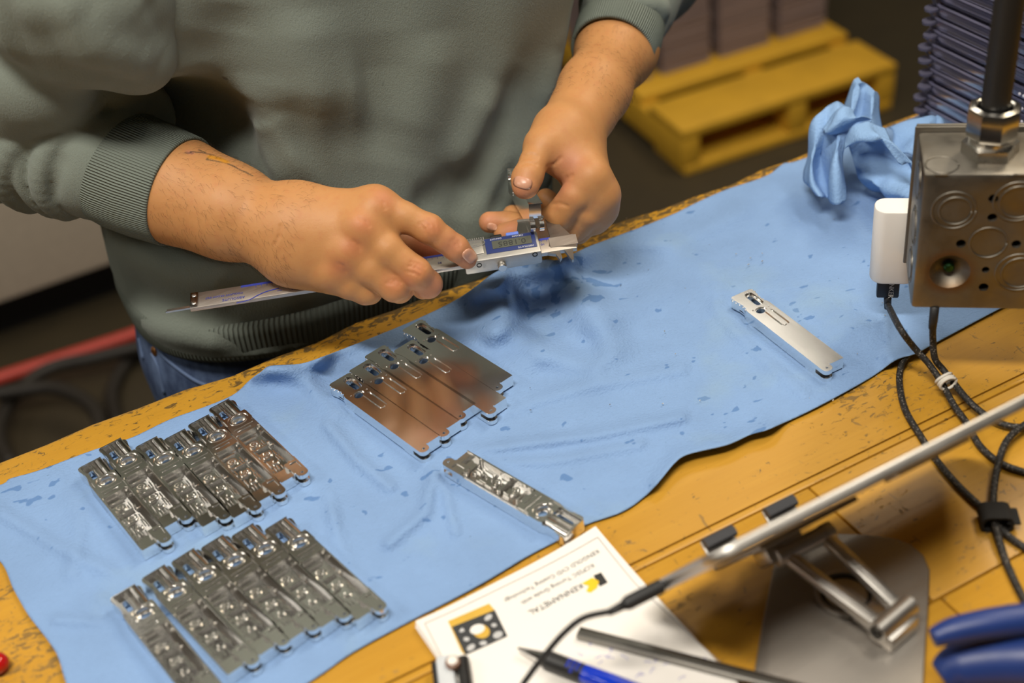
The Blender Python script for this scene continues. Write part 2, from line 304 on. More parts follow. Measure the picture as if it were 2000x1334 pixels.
# ================================================================== machined handles
def cutter(mb, name='cut'):
    me = mb.mesh(name); o = bpy.data.objects.new(name, me); CUT.objects.link(o); return o
CUT = bpy.data.collections.new('cutters'); scene.collection.children.link(CUT)
def handle_mesh():
    S = .001; WY = 1.16
    side = [(0, 6.6), (.7, 7.8), (2, 8.5), (4.5, 8.6), (8, 7.9), (12, 7.3), (16, 7.5), (19, 8.2), (21.5, 8.7)]
    out = side+[(104, 8.7), (104, -.7), (103.2, -1.2), (104, -1.7)]+[(106+3.5*math.sin(a), -5.2+3.5*math.cos(a)) for a in np.linspace(0, PI, 10)]+[(101, -8.7)]+[(x, -y) for x, y in side[::-1]]
    b = MB().prism(out, 0, 10, Matrix.Diagonal((S, S*WY, S, 1))); base = b.mesh('handle'); bo = bpy.data.objects.new('tmp', base); COL.objects.link(bo)
    M = Matrix.Diagonal((S, S*WY, S, 1))
    c1 = MB()
    def C(mb): cutter(mb)
    C(MB().box((107, -5.5, 4.9), (16, 9.4, 3.2), M)); C(MB().prism(circ(106, -5.2, .95, 12), -1, 12, M))
    C(MB().prism(stadium(5, 18.5, 2.8, 1.7), -1, 12, M)); 
    st0, st1 = stadium(4, 20, 2.9, 2.2), stadium(3, 21, 2.9, 3.1); n = len(st0)
    C(MB().add([M @ Vector((*p, 8.2)) for p in st0]+[M @ Vector((*p, 10.1)) for p in st1], [tuple(range(n))[::-1], tuple(range(n, 2*n))]+[(i, (i+1) % n, n+(i+1) % n, n+i) for i in range(n)]))
    for x, y in ((3, 8.9), (6.6, 8.7), (10.2, 8.1), (13.8, 7.8), (17.4, 8.2)):
        for s in (1, -1): C(MB().prism(circ(x, s*y, 1.0, 8), 8.3, 10.6, M))
    C(MB().prism(circ(26, -1.2, 2.9), 2, 12, M)); C(MB().prism(circ(26.2, -1.0, 3.9), 9.2, 12, M))
    for x, y in ((23.0, -5.2), (25.5, 5.3)): C(MB().prism(circ(x, y, .65, 8), 9.2, 12, M))
    gr = MB(); so, si = stadium(28, 51.5, 2.4, 3.0), stadium(27, 50, 2.4, 1.7); C(MB().prism(so, 9.0, 12, M))
    C(MB().box((59, -9.0, 0), (58, 1.6, 2.0), M))
    C(MB().add([M @ Vector((x, y, z)) for x in (42, 91) for y, z in ((-7.7, -.1), (7.6, -.1), (7.6, 4.4), (-4.4, 4.4))], [(0, 3, 2, 1), (4, 5, 6, 7), (0, 1, 5, 4), (1, 2, 6, 5), (2, 3, 7, 6), (3, 0, 4, 7)]))
    C(MB().box((95, 3.6, 0), (9, 8.0, 6.8), M)); C(MB().box((101.5, 3.6, 0), (8, 9.2, 2.4), M)); C(MB().box((97, -5.2, 0), (8, 4.4, 1.6), M))
    def annulus(x, y, r0, r1, d):
        ro, ri = circ(x, y, r1, 28), circ(x, y, r0, 28); n = len(ro)
        C(MB().add([M @ Vector((*p, z)) for z in (-.1, d) for p in ro+ri], [f for i in range(n) for j in [(i+1) % n] for f in ((i, j, 2*n+j, 2*n+i), (n+j, n+i, 3*n+i, 3*n+j), (j, i, n+i, n+j), (2*n+i, 2*n+j, 3*n+j, 3*n+i))]))
    annulus(25.5, -.8, 5.6, 6.6, .9)
    C(MB().lathe([(4.9, -.1), (4.6, .6), (4.5, 4.0)], M @ T(25.5, -.8, 0), 24))
    C(MB().box((9.9, -.5, 0), (18.2, 14.2, 7.4), M)); C(MB().box((9.0, -8, 0), (20, 3, 4.4), M))
    C(MB().box((23, 7.4, 0), (9, .9, 2.2), M)); C(MB().box((35.2, 0, 0), (1.0, 13, 1.2), M)); C(MB().box((38.6, 1, 0), (1.4, 9, 1.0), M)); C(MB().box((36, -8.2, 0), (9, 1.8, 1.4), M))
    for cx, cy in ((42.4, 7.2), (90.6, 7.2), (42.6, -6.8)): C(MB().prism(circ(cx, cy, 1.1, 8), -1, 4.2, M))
    md = bo.modifiers.new('b', 'BOOLEAN'); md.operation = 'DIFFERENCE'; md.solver = 'EXACT'; md.operand_type = 'COLLECTION'; md.collection = CUT
    bv = bo.modifiers.new('bv', 'BEVEL'); bv.width = .00028; bv.segments = 1; bv.limit_method = 'ANGLE'; bv.angle_limit = math.radians(35)
    dg = bpy.context.evaluated_depsgraph_get(); me = bpy.data.meshes.new_from_object(bo.evaluated_get(dg))
    r = MB(); r.prism(si, 8.9, 9.9, M)                                                              # island of the U groove
    # milled relief on the pocket floor (floor at z 4.4, proud towards the opening)
    def bar(x, y, sx, sy, z=3.0): r.box((x, y, (z+4.5)/2), (sx, sy, 4.5-z), M)
    def ring(x, y, r0, r1, a0, a1, z=3.0, n=16):
        A = np.linspace(math.radians(a0), math.radians(a1), n); po = [(x+r1*math.cos(a), y+r1*math.sin(a)) for a in A]+[(x+r0*math.cos(a), y+r0*math.sin(a)) for a in A[::-1]]
        for p, q in ((k, k+1) for k in range(n-1)): r.prism([po[p], po[q], po[2*n-1-q], po[2*n-1-p]], z, 4.5, M)
    bar(44.5, 3.2, 3.4, 6.6, 3.7); bar(47.6, 2.2, .7, 8.6, 2.6); bar(45.5, -2.6, .6, 2.0, 2.4)
    ring(54, 2.6, 2.5, 3.3, 10, 320); ring(54, 2.6, .7, 1.6, 0, 359); bar(57.8, -1.4, 4, .6); bar(56, -2.8, 5.4, .6)
    bar(62, 2.0, .8, 9.4, 2.0); ring(69, 1.0, 2.4, 3.2, -130, 150); ring(69, 1.0, .6, 1.3, 0, 359); bar(66, 5.4, 5.6, .7); bar(71.5, -3.2, 5.6, .7); bar(73.6, 3.4, .7, 4.4)
    bar(78, 6.4, 8.8, .7); bar(79.5, 4.6, 7, .7); bar(77.5, -2.2, 6, .6); bar(79, -3.6, 6, .6); ring(80, .8, 1.4, 2.1, -90, 170); bar(86.5, 3.6, 4.6, .6); bar(86.5, 1.8, 4.6, .7); bar(87.5, -.4, 3.4, .6)
    for cx, cy in ((42.9, 6.9), (61.6, -4.0), (62.2, 6.9), (90.2, 6.9), (90, -4.2), (48, -5.6)): r.prism(circ(cx, cy, .75, 8), .5, 4.5, M)
    # rounded spine and fine ribs at the tail
    A = np.linspace(0, PI, 13); n = len(A); sec = [(-4.2+3.5*math.cos(a), 3.9-3.9*math.sin(a)) for a in A]
    for (xa, sa), (xb, sb) in (((-.7, .6), (.3, .96)), ((.3, .96), (12, 1.)), ((12, 1.), (19.4, .93))):
        r.add([M @ Vector((xa, -4.2+(y+4.2)*sa, 3.9+(z-3.9)*sa)) for y, z in sec]+[M @ Vector((xb, -4.2+(y+4.2)*sb, 3.9+(z-3.9)*sb)) for y, z in sec], [(i, i+1, n+i+1, n+i) for i in range(n-1)]+([tuple(range(n))[::-1]] if xa < 0 else []))
    for y, z in ((.4, 1.0), (1.5, 1.9), (5.9, 1.6)): r.box((10, y, (z+3.8)/2), (18, .45, 3.8-z), M)
    for k in range(16): r.box((1.6+k*1.8, 8.0, .0), (.55, .5, .7), M)
    bm = bmesh.new(); bm.from_mesh(me); bm.from_mesh(r.mesh()); bm.to_mesh(me); bm.free()
    for o in list(CUT.objects): bpy.data.objects.remove(o)
    bpy.data.collections.remove(CUT); bpy.data.objects.remove(bo)
    me.name = 'handle'; shade(me, 30); me.materials.clear(); me.materials.append(ALU); return me
HM = handle_mesh()
print('handle polys', len(HM.polygons))
# ---- placements: photo points of the two long-edge ends (tail corner, shoulder corner), which side lies up
def place_handle(a, b, up, label, group, edge, z=CLZ):
    A, B = at(*a, z+.010), at(*b, z+.010); d = B-A; d[2] = 0; d /= np.linalg.norm(d); nrm = np.array([-d[1], d[0], 0])
    mid = (A+B)/2; c = mid-d*.052                                      # tail end on that edge
    c = c-nrm*(.0101*edge)                                             # edge: +1 the given edge is left of the heading, -1 right
    o = bpy.data.objects.new('machined_handle', HM); COL.objects.link(o)
    if up: o.matrix_world = Matrix(((d[0], nrm[0], 0, c[0]), (d[1], nrm[1], 0, c[1]), (0, 0, 1, z), (0, 0, 0, 1)))
    else: o.matrix_world = Matrix(((d[0], -nrm[0], 0, c[0]), (d[1], -nrm[1], 0, c[1]), (0, 0, -1, z+.010), (0, 0, 0, 1)))
    return tag(o, label, 'handle', group)
g5 = 'aluminium handles lying smooth face up side by side'
for i, (a, b, lb) in enumerate([
    ((637, 750), (818, 882), 'smooth face up aluminium handle at the near left end of the group of five'),
    ((674, 722), (860, 853), 'smooth face up aluminium handle second from the near left in the group of five'),
    ((704, 694), (893, 820), 'smooth face up aluminium handle in the very middle of the group of five'),
    ((762, 684), (951, 808), 'smooth face up aluminium handle fourth from the near left in the group of five'),
    ((780, 644), (963, 762), 'smooth face up aluminium handle farthest right and back in the group of five')]):
    place_handle(a, b, True, lb, g5, -1)
place_handle((1427, 583), (1600, 718), True, 'single smooth face up aluminium handle lying alone at the right side of the cloth', None, -1)
g6 = 'aluminium handles with open pockets up in the upper row of six'
for a, b, lb in [
    ((148, 914), (277, 1076), 'leftmost pocketed aluminium handle of the upper left row'),
    ((188, 875), (320, 1033), 'second pocketed aluminium handle from the left in the upper left row'),
    ((259, 872), (396, 1031), 'third pocketed aluminium handle from the left in the upper left row'),
    ((315, 858), (456, 1013), 'fourth pocketed aluminium handle from the left in the upper left row'),
    ((362, 829), (504, 982), 'fifth pocketed aluminium handle from the left in the upper left row'),
    ((404, 799), (548, 943), 'rightmost pocketed aluminium handle of the upper left row, farthest back')]:
    place_handle(a, b, False, lb, g6, -1)
g7 = 'aluminium handles with open pockets up in the lower row of six'
for a, b, lb in [
    ((210, 1167), (370, 1372), 'leftmost pocketed aluminium handle of the lower row, set apart and cut by the frame bottom'),
    ((272, 1131), (444, 1318), 'second pocketed aluminium handle from the left in the lower row'),
    ((328, 1096), (508, 1283), 'third pocketed aluminium handle from the left in the lower row'),
    ((386, 1069), (567, 1253), 'fourth pocketed aluminium handle from the left in the lower row'),
    ((444, 1045), (630, 1230), 'fifth pocketed aluminium handle from the left in the lower row'),
    ((512, 1035), (697, 1212), 'rightmost pocketed aluminium handle of the lower row, nearest the notepad')]:
    place_handle(a, b, False, lb, g7, -1)
place_handle((1141, 1010), (915, 880), False, 'single pocketed aluminium handle lying crosswise at the near edge of the cloth', None, -1)
# ================================================================== implicit-surface sculpting
import openvdb
def seg_f(a, b, ra, rb):
    a = np.array(a, np.float32); b = np.array(b, np.float32); ab = b-a; L2 = float(ab@ab)+1e-12
    def f(P):
        q = P-a; t = np.clip((q@ab)/L2, 0, 1); return np.sqrt(np.maximum(((q-t[..., None]*ab)**2).sum(-1), 1e-14))-(ra+(rb-ra)*t)
    r = max(ra, rb); return f, np.minimum(a, b)-r, np.maximum(a, b)+r
def ell_f(c, rad, M=None):
    c = np.array(c, np.float32); rad = np.array(rad, np.float32); M = np.eye(3, dtype=np.float32) if M is None else np.array(M, np.float32)
    def f(P):
        q = (P-c)@M; k0 = np.sqrt(((q/rad)**2).sum(-1))+1e-9; k1 = np.sqrt(((q/rad**2)**2).sum(-1))+1e-9; return k0*(k0-1)/k1
    r = rad.max(); return f, c-r, c+r
class SDF:
    def __init__(s): s.p = []
    def add(s, prim, k=.004, sub=False): s.p.append((*prim, k, sub)); return s
    def seg(s, a, b, ra, rb=None, k=.004, sub=False): return s.add(seg_f(a, b, ra, ra if rb is None else rb), k, sub)
    def chain(s, pts, k=.004, k0=None, sub=False):                      # [(point, radius), ...]
        for i, (p, q) in enumerate(zip(pts[:-1], pts[1:])): s.seg(p[0], q[0], p[1], q[1], k0 if (k0 is not None and i == 0) else k, sub)
        return s
    @staticmethod
    def comb(D, d, k, sub):
        if sub == 2: return D-d
        if sub: h = np.clip(.5-.5*(D+d)/k, 0, 1); return D*(1-h)-d*h+k*h*(1-h)
        h = np.clip(.5+.5*(D-d)/k, 0, 1); return D*(1-h)+d*h-k*h*(1-h)
    def ev(s, P):
        P = np.asarray(P, np.float32); D = np.full(P.shape[:-1], .06, np.float32)
        for f, lo, hi, k, sub in s.p: D = s.comb(D, f(P), k, sub)
        return D
    def nrm(s, p, e=.0006):
        g_ = np.array([s.ev(np.array([p+e*ax, p-e*ax])) for ax in np.eye(3)]); n = g_[:, 0]-g_[:, 1]; return n/(np.linalg.norm(n)+1e-12)
    def march(s, px, py, t0=.5, t1=1.6):                               # first surface point seen at a photo point
        o, d = CAM, dv(px, py); t = t0
        for _ in range(200):
            v_ = float(s.ev((o+d*t)[None])[0])
            if v_ < .0003: return o+d*t
            t += max(v_*.7, .0003)
            if t > t1: return None
    def grid(s, lo, hi, vx):
        lo = np.array(lo, float); n = np.ceil((np.array(hi)-lo)/vx).astype(int)+1
        ax = [(lo[i]+vx*np.arange(n[i])).astype(np.float32) for i in range(3)]
        D = np.full(tuple(n), .06, np.float32); m = .012
        for f, a, b, k, sub in s.p:
            i0 = np.clip(np.floor((a-m-k-lo)/vx).astype(int), 0, n); i1 = np.clip(np.ceil((b+m+k-lo)/vx).astype(int)+1, 0, n)
            if (i1 <= i0).any(): continue
            sl = tuple(slice(p, q) for p, q in zip(i0, i1))
            P = np.stack(np.meshgrid(*[ax[i][sl[i]] for i in range(3)], indexing='ij'), -1)
            D[sl] = s.comb(D[sl], f(P), k, sub)
        return D, lo, vx
    def verts(s, lo, hi, vx):
        D, lo, vx = s.grid(lo, hi, vx)
        for a in range(3):                                               # close the surface at the box sides
            for e in (0, -1):
                ix = [slice(None)]*3; ix[a] = e; D[tuple(ix)] = np.maximum(D[tuple(ix)], vx*.5)
        gr = openvdb.FloatGrid(.06); gr.copyFromArray(D); p, q = gr.convertToQuads(0.0)
        return p.astype(float)*vx+lo, q[:, ::-1]
def fold_f(P3, w_, amp, sharp):                                         # soft ridge (amp > 0) or sharp valley along a 3-D polyline
    P3 = np.array(P3, np.float32); N = len(P3)
    def f(P):
        d = np.full(P.shape[:-1], 1e9, np.float32); a_ = np.zeros_like(d)
        for i in range(N-1):
            a, b = P3[i], P3[i+1]; ab = b-a; t = np.clip(((P-a)@ab)/float(ab@ab), 0, 1); q = np.sqrt(((P-a-t[..., None]*ab)**2).sum(-1))
            u_ = (i+t)/(N-1); tp = np.clip(4*u_, 0, 1)*np.clip(4*(1-u_), 0, 1); tp = .15+.85*tp; m_ = q < d; d = np.where(m_, q, d); a_ = np.where(m_, tp, a_)
        return amp*a_*(np.exp(-d/w_) if sharp else np.exp(-(d/w_)**2))
    return f, P3.min(0)-3.2*w_, P3.max(0)+3.2*w_
def geo_mesh(parts, name):
    vs = []; fs = []; n = 0
    for p, q in parts: vs.append(p); fs.append(q+n); n += len(p)
    vs = np.concatenate(vs); fs = np.concatenate(fs)
    me = bpy.data.meshes.new(name); me.vertices.add(len(vs)); me.vertices.foreach_set('co', vs.ravel())
    me.loops.add(4*len(fs)); me.loops.foreach_set('vertex_index', fs.ravel().astype(np.int32))
    me.polygons.add(len(fs)); me.polygons.foreach_set('loop_start', np.arange(0, 4*len(fs), 4, dtype=np.int32)); me.update(calc_edges=True); me.validate(); me.shade_smooth(); return me, vs
# ================================================================== person: pose
ELB_R, SHO_R = ad(0, 255, 1.03), np.array([.085, 1.0, 1.42])
ELB_L, SHO_L = ad(1250, -75, 1.215), np.array([.50, 1.0, 1.42])
def J(px, py, D, r): return (ad(px, py, D), r)
hr = SDF()                                                             # right arm and hand (left in the photo)
hr.chain([(ELB_R, .044), J(200, 318, .990, .037), J(350, 374, .969, .0352), J(448, 413, .957, .0315), J(545, 448, .950, .0248)], .02)
wr = J(552, 450, .948, .0255)
M_i, M_m, M_r, M_p = J(733, 405, .934, .0128), J(704, 443, .928, .0126), J(676, 490, .931, .0122), J(648, 530, .939, .0118)
for base, mc in ((J(585, 412, .946, .0165), M_i), (J(580, 440, .942, .0175), M_m), (J(575, 470, .943, .0175), M_r), (J(572, 495, .948, .017), M_p)):
    hr.chain([(wr[0], .021), base, mc], .018)
hr.chain([J(600, 440, .957, .017), J(690, 455, .955, .014)], .016); hr.chain([J(590, 505, .957, .017), J(640, 530, .953, .013)], .016)
hr.seg(M_i[0], M_m[0], .0100, .0100, .010); hr.seg(M_m[0], M_r[0], .0100, .0100, .010); hr.seg(M_r[0], M_p[0], .0096, .0096, .010)
for mc, rr in ((M_i, .0062), (M_m, .0070), (M_r, .0064), (M_p, .0058)):                 # knuckle bumps
    hr.add(ell_f(mc[0]-dv(700, 450)*.0085, (rr*1.25,)*3), .006)
KF = .0035
hr.chain([M_i, J(790, 424, .931, .0104), J(838, 447, .932, .0103), J(866, 467, .936, .0088), J(890, 484, .940, .0090), J(912, 505, .948, .0076)], KF, .012)
hr.chain([M_m, J(756, 487, .926, .0108), J(812, 532, .930, .0106), J(836, 555, .943, .0098), J(826, 562, .962, .0085)], KF, .009)
hr.chain([M_r, J(722, 526, .931, .0106), J(770, 560, .935, .0104), J(780, 565, .952, .0095), J(768, 560, .966, .008)], KF, .009)
hr.chain([M_p, J(683, 556, .940, .0098), J(714, 568, .944, .0096), J(722, 570, .958, .0086), J(716, 566, .968, .0072)], KF, .009)
hr.chain([J(610, 445, .962, .018), J(700, 452, .972, .0145), J(775, 472, .974, .0118), J(830, 486, .974, .0112), J(878, 500, .971, .0088)], .006, .015)
hl = SDF()                                                             # left arm and hand (right in the photo)
hl.chain([(ELB_L, .044), J(1205, 95, 1.105, .0305), J(1160, 178, 1.045, .0250), J(1136, 222, 1.018, .0218), J(1112, 258, .992, .0212)], .02)
hl.chain([J(1098, 262, 1.003, .0200), J(1128, 268, 1.000, .0185)], .012)
L_i, L_m, L_r, L_p = J(1154, 346, .970, .0125), J(1172, 380, .978, .0125), J(1170, 406, .990, .012), J(1158, 424, 1.002, .011)
for base, mc in ((J(1120, 290, .985, .0175), L_i), (J(1128, 300, .992, .017), L_m), (J(1130, 310, 1.0, .016), L_r), (J(1125, 315, 1.008, .015), L_p)): hl.chain([base, mc], .013)
hl.seg(L_i[0], L_m[0], .0105, .0105, .01); hl.seg(L_m[0], L_r[0], .0105, .0105, .01); hl.seg(L_r[0], L_p[0], .0095, .0095, .01)
hl.chain([J(1090, 262, .985, .0185), J(1062, 288, .974, .0150), J(1043, 316, .966, .0101), J(1032, 343, .960, .0105), J(1028, 362, .957, .0095)], KF, .015)
hl.seg(ad(1018, 352, .9595), ad(1022, 366, .956), .0068, .0066, .005)
hl.chain([J(1080, 285, .986, .0150), J(1112, 318, .979, .0135)], .010)
KL = .0018
hl.chain([L_i, J(1125, 382, .972, .0117), J(1094, 420, .982, .0112), J(1054, 441, 1.004, .0095), J(1020, 449, 1.014, .0091), J(985, 456, 1.018, .0081)], KL, .006)
hl.chain([L_m, J(1150, 414, .982, .0113), J(1122, 444, .996, .0109), J(1040, 441, 1.026, .0095), J(990, 436, 1.034, .0093), J(956, 434, 1.032, .0083)], KL, .005)
hl.chain([L_r, J(1156, 426, .998, .0106), J(1128, 451, 1.014, .0100), J(1050, 428, 1.042, .0087), J(1000, 419, 1.044, .0075)], KL, .005)
hl.chain([L_p, J(1128, 428, 1.018, .0097), J(1088, 406, 1.036, .009), J(1066, 388, 1.038, .008)], KL, .005)
# ---- skin
def skin_mat():
    m = NM('tan skin', .52, 0, (.55, .27, .10), .35); co = m.co()
    at_ = m.n('ShaderNodeAttribute', attribute_name='tint'); a = m.n('ShaderNodeSeparateColor', {0: at_.outputs[0]})
    f = m.noise(co, 45, 5, .6); c = m.mix(f, (.445, .205, .074), (.555, .275, .105)); c = m.mix(m.math('MULTIPLY', m.ramp(m.noise(co, 170, 3), [(.5, 0), (.75, .35)]), 1.), c, (.46, .17, .07))
    c = m.mix(a.outputs[0], c, (.50, .155, .075)); c = m.mix(a.outputs[1], c, (.50, .20, .115)); c = m.mix(a.outputs[2], c, (.03, .035, .03))
    c = m.mix(at_.outputs[3], c, (.60, .26, .02))
    m.set('Base Color', c); m.b.inputs['Subsurface Weight'].default_value = .12; m.b.inputs['Subsurface Radius'].default_value = (.006, .0025, .0012); m.b.inputs['Subsurface Scale'].default_value = 1
    cr = m.noise(m.co((260, 260, 260)), 1, 4, .7); fine = m.noise(co, 900, 2)
    m.bump(m.math('ADD', cr, m.math('MULTIPLY', fine, .6)), .28, .0005); return m.m
SKIN = skin_mat()
NAIL = NM('fingernail', .32, 0, (.56, .285, .18), .5).m
def bbox(s, lo=None):
    a = np.min([p[1] for p in s.p], 0)-.006; b = np.max([p[2] for p in s.p], 0)+.006; return a, b
def crease(s, pts, r, k=.0012):                                        # groove pressed into the skin along photo points
    P = [s.march(*p) for p in pts]
    if any(p is None for p in P): print('crease miss', pts); return
    for p, q in zip(P[:-1], P[1:]): s.seg(p, q, r, r, k, True)
base_r, base_l = SDF(), SDF(); base_r.p = list(hr.p); base_l.p = list(hl.p)
for c in ([(828, 432), (838, 440), (842, 452)], [(838, 427), (848, 437), (852, 449)], [(820, 436), (828, 446), (830, 456)], [(881, 470), (890, 478), (893, 486)], [(888, 466), (897, 474), (899, 484)],
          [(798, 520), (812, 522), (824, 530)], [(794, 530), (808, 533), (820, 540)], [(804, 512), (818, 515), (830, 522)], [(755, 553), (768, 553), (778, 560)], [(760, 546), (772, 547), (784, 553)],
          [(739, 388), (748, 396), (752, 408)], [(702, 425), (714, 432), (722, 442)], [(690, 470), (700, 478), (704, 488)], [(660, 515), (670, 520), (676, 532)], [(535, 480), (545, 462), (548, 440)]):
    crease(hr, c, .00055, .0016)
for c in ([(1019, 312), (1032, 307), (1048, 311)], [(1017, 322), (1031, 317), (1049, 322)], [(1022, 304), (1036, 300), (1050, 305)], [(1076, 398), (1092, 397), (1108, 402)], [(1068, 326), (1082, 322), (1096, 308)], [(1118, 342), (1106, 348), (1098, 360)], [(1090, 366), (1094, 356), (1102, 350)]):
    crease(hl, c, .00065, .0018)
person = thing('person', 'worker in grey-green sweatshirt and blue jeans holding a caliper and a metal handle', 'person', (.29, 1.0, 0))
lo, hi = bbox(hr); lo[0] = max(lo[0], ad(215, 320, .97)[0]-.01)
vr = hr.verts(lo, hi, .0011)
lo, hi = bbox(hl); c_ = ad(1205, 60, 1.11); hi[1] = min(hi[1], c_[1]+.02); vl = hl.verts(lo, hi, .0011)
ub = SDF()                                                             # rest of the body under the clothes, neck and head
ub.chain([(SHO_R, .05), (ELB_R, .043), J(260, 340, .972, .036)], .02); ub.chain([(SHO_L, .05), (ELB_L, .043), J(1215, 70, 1.12, .031)], .02)
ub.seg(SHO_R, SHO_L, .055, .055, .03); ub.chain([((.29, .99, 1.36), .11), ((.285, .99, 1.1), .105), ((.28, .99, .92), .105)], .04)
ub.chain([((.295, .98, 1.42), .062), ((.30, .95, 1.53), .056)], .03)
Hc = np.array([.305, .915, 1.635]); tl = math.radians(32); Mh = np.array([[1, 0, 0], [0, math.cos(tl), -math.sin(tl)], [0, math.sin(tl), math.cos(tl)]])
def hp(x, y, z): return Hc+Mh @ np.array([x, y, z])
ub.add(ell_f(hp(0, .01, .03), (.076, .096, .098), Mh), .02); ub.add(ell_f(hp(0, -.030, -.05), (.056, .062, .070), Mh), .03)
ub.chain([(hp(0, -.094, .004), .009), (hp(0, -.114, -.030), .014)], .010); ub.add(ell_f(hp(0, -.086, -.068), (.026, .012, .009), Mh), .006)
ub.seg(hp(-.02, -.104, -.066), hp(.02, -.104, -.066), .0025, .0025, .003, True)
for s in (-1, 1):
    ub.add(ell_f(hp(s*.032, -.098, .006), (.017, .012, .011), Mh), .012, True); ub.add(ell_f(hp(s*.078, .012, -.015), (.008, .020, .032), Mh), .006)
    ub.add(ell_f(hp(s*.031, -.082, .006), (.0125,)*3, Mh), .003); ub.seg(hp(s*.016, -.094, .026), hp(s*.05, -.086, .026), .006, .005, .01)
lo, hi = bbox(ub); vb = ub.verts(lo, hi, .005)
me, vs_ = geo_mesh([vr, vl, vb], 'body')
# ---- colour of the skin itself: knuckles, fingertips, tattoo
tint = np.zeros((len(vs_), 4), np.float32)
def blot(ch, p, r, s): tint[:, ch] = np.maximum(tint[:, ch], s*np.exp(-(((vs_-p)**2).sum(-1))/(r*r)))
for q in ((709, 437), (846, 443), (815, 528), (772, 555), (690, 482), (662, 522), (750, 385), (795, 548)):
    p = base_r.march(*q); blot(0, p, .009, .55)
for q in ((916, 508), (888, 480), (835, 575), (850, 560)): blot(1, base_r.march(*q), .011, .7)
blot(0, ad(850, 492, .965), .024, .9)
for q in ((1020, 372), (1100, 360), (1112, 318), (1000, 452), (955, 432)): blot(1, base_l.march(*q), .012, .75)
def stroke(ch, pts, r, s=1.):
    P = [base_r.march(*p) for p in pts]
    if any(p is None for p in P): print('tattoo miss', [i for i, p in enumerate(P) if p is None]); return
    for a, b in zip(P[:-1], P[1:]):
        ab = b-a; t_ = np.clip(((vs_-a)@ab)/(ab@ab), 0, 1); d_ = np.linalg.norm(vs_-a-t_[:, None]*ab, axis=1); tint[:, ch] = np.maximum(tint[:, ch], s*np.clip(1.5-d_/r, 0, 1))
for l in ([(372, 296), (392, 297), (415, 302), (445, 314)], [(412, 302), (404, 311), (442, 318), (460, 325)], [(442, 318), (468, 331), (494, 343)], [(388, 292), (400, 297)], [(364, 298), (376, 299)]): stroke(2, l, .0007, .85)
stroke(3, [(412, 306), (427, 309), (441, 315)], .0026, .9); stroke(1, [(369, 297), (374, 298)], .0020, 1)
ca = me.attributes.new('tint', 'FLOAT_COLOR', 'POINT'); ca.data.foreach_set('color', tint.ravel())
link('body', me, SKIN, person)
def hairs(sdf, vsrc, axis, sel, count, L0):
    idx = np.nonzero(sel(vsrc))[0]; idx = rng.choice(idx, min(count, len(idx)), replace=False); P = vsrc[idx].astype(np.float32); e = .0008
    N = np.stack([sdf.ev(P+np.eye(3, dtype=np.float32)[k]*e)-sdf.ev(P-np.eye(3, dtype=np.float32)[k]*e) for k in range(3)], 1); N /= np.linalg.norm(N, axis=1, keepdims=True)
    keep = (N@WX) < .25; P, N = P[keep], N[keep]; m = MB()
    for p, n_ in zip(P.astype(float), N.astype(float)):
        d = axis+np.array([0, 0, -.7])+rng.normal(size=3)*.45; d -= n_*(d@n_); d /= np.linalg.norm(d); L = L0*rng.uniform(.6, 1.3)
        m.tube([p-n_*.0003, p+n_*L*.28+d*L*.35, p+n_*L*.34+d*L*.75, p+n_*L*.28+d*L], [.00005, .000045, .000035, .00001], 3, cap=False)
    return m
hair_m = plain('dark body hair', (.025, .014, .007), .5)
ax_ = ad(545, 448, .95)-ad(350, 375, .963); ax_ /= np.linalg.norm(ax_)
def sel_r(v): u_ = (v-ad(350, 375, .963))@ax_; return (u_ > -.002) & (u_ < .105)
hm = hairs(base_r, vr[0], ax_, sel_r, 1300, .0058); ax2 = ad(1112, 258, .992)-ad(1205, 95, 1.105); ax2 /= np.linalg.norm(ax2)
def sel_l(v): u_ = (v-ad(1205, 95, 1.105))@ax2; return (u_ > .02) & (u_ < .125)
h2 = hairs(base_l, vl[0], ax2, sel_l, 800, .0055); hm.add(h2.v, h2.f); tag(hm.build('arm_hair', hair_m, person), None, None, None, 'stuff')
# nails
def nail(s, c, ux, uy, w_, l_, name='fingernail'):                      # c, axes in photo points; patch follows the skin
    n = 9; vs = []; ok = True; C0 = s.march(*c)
    nn = s.nrm(C0)
    for i in range(n):
        for j in range(n):
            a, b = (i/(n-1)*2-1), (j/(n-1)*2-1); rr = (abs(a)**3+abs(b)**3)**(1/3); mx = max(abs(a), abs(b)); kx = mx/rr if rr > 1e-6 else 1
            q = (c[0]+ux[0]*a*kx*w_+uy[0]*b*kx*l_, c[1]+ux[1]*a*kx*w_+uy[1]*b*kx*l_); p = s.march(*q)
            if p is None: p = C0
            e = max(abs(a), abs(b)); p = p+s.nrm(p)*(.00055*(1-e**6)-.0002)
            vs.append(p)
    mb = MB().add(vs, [(i*n+j, (i+1)*n+j, (i+1)*n+j+1, i*n+j+1) for i in range(n-1) for j in range(n-1)])
    o = mb.build(name, NAIL, person, 180); o.modifiers.new('t', 'SOLIDIFY').thickness = .0004; return o
nail(base_r, (917, 500), (.72, -.69), (.69, .72), 12, 14)
nail(base_l, (1021, 357), (.97, .25), (-.25, .97), 18.5, 11.5)
nail(base_l, (961, 443), (.95, .3), (-.3, .95), 10, 7)
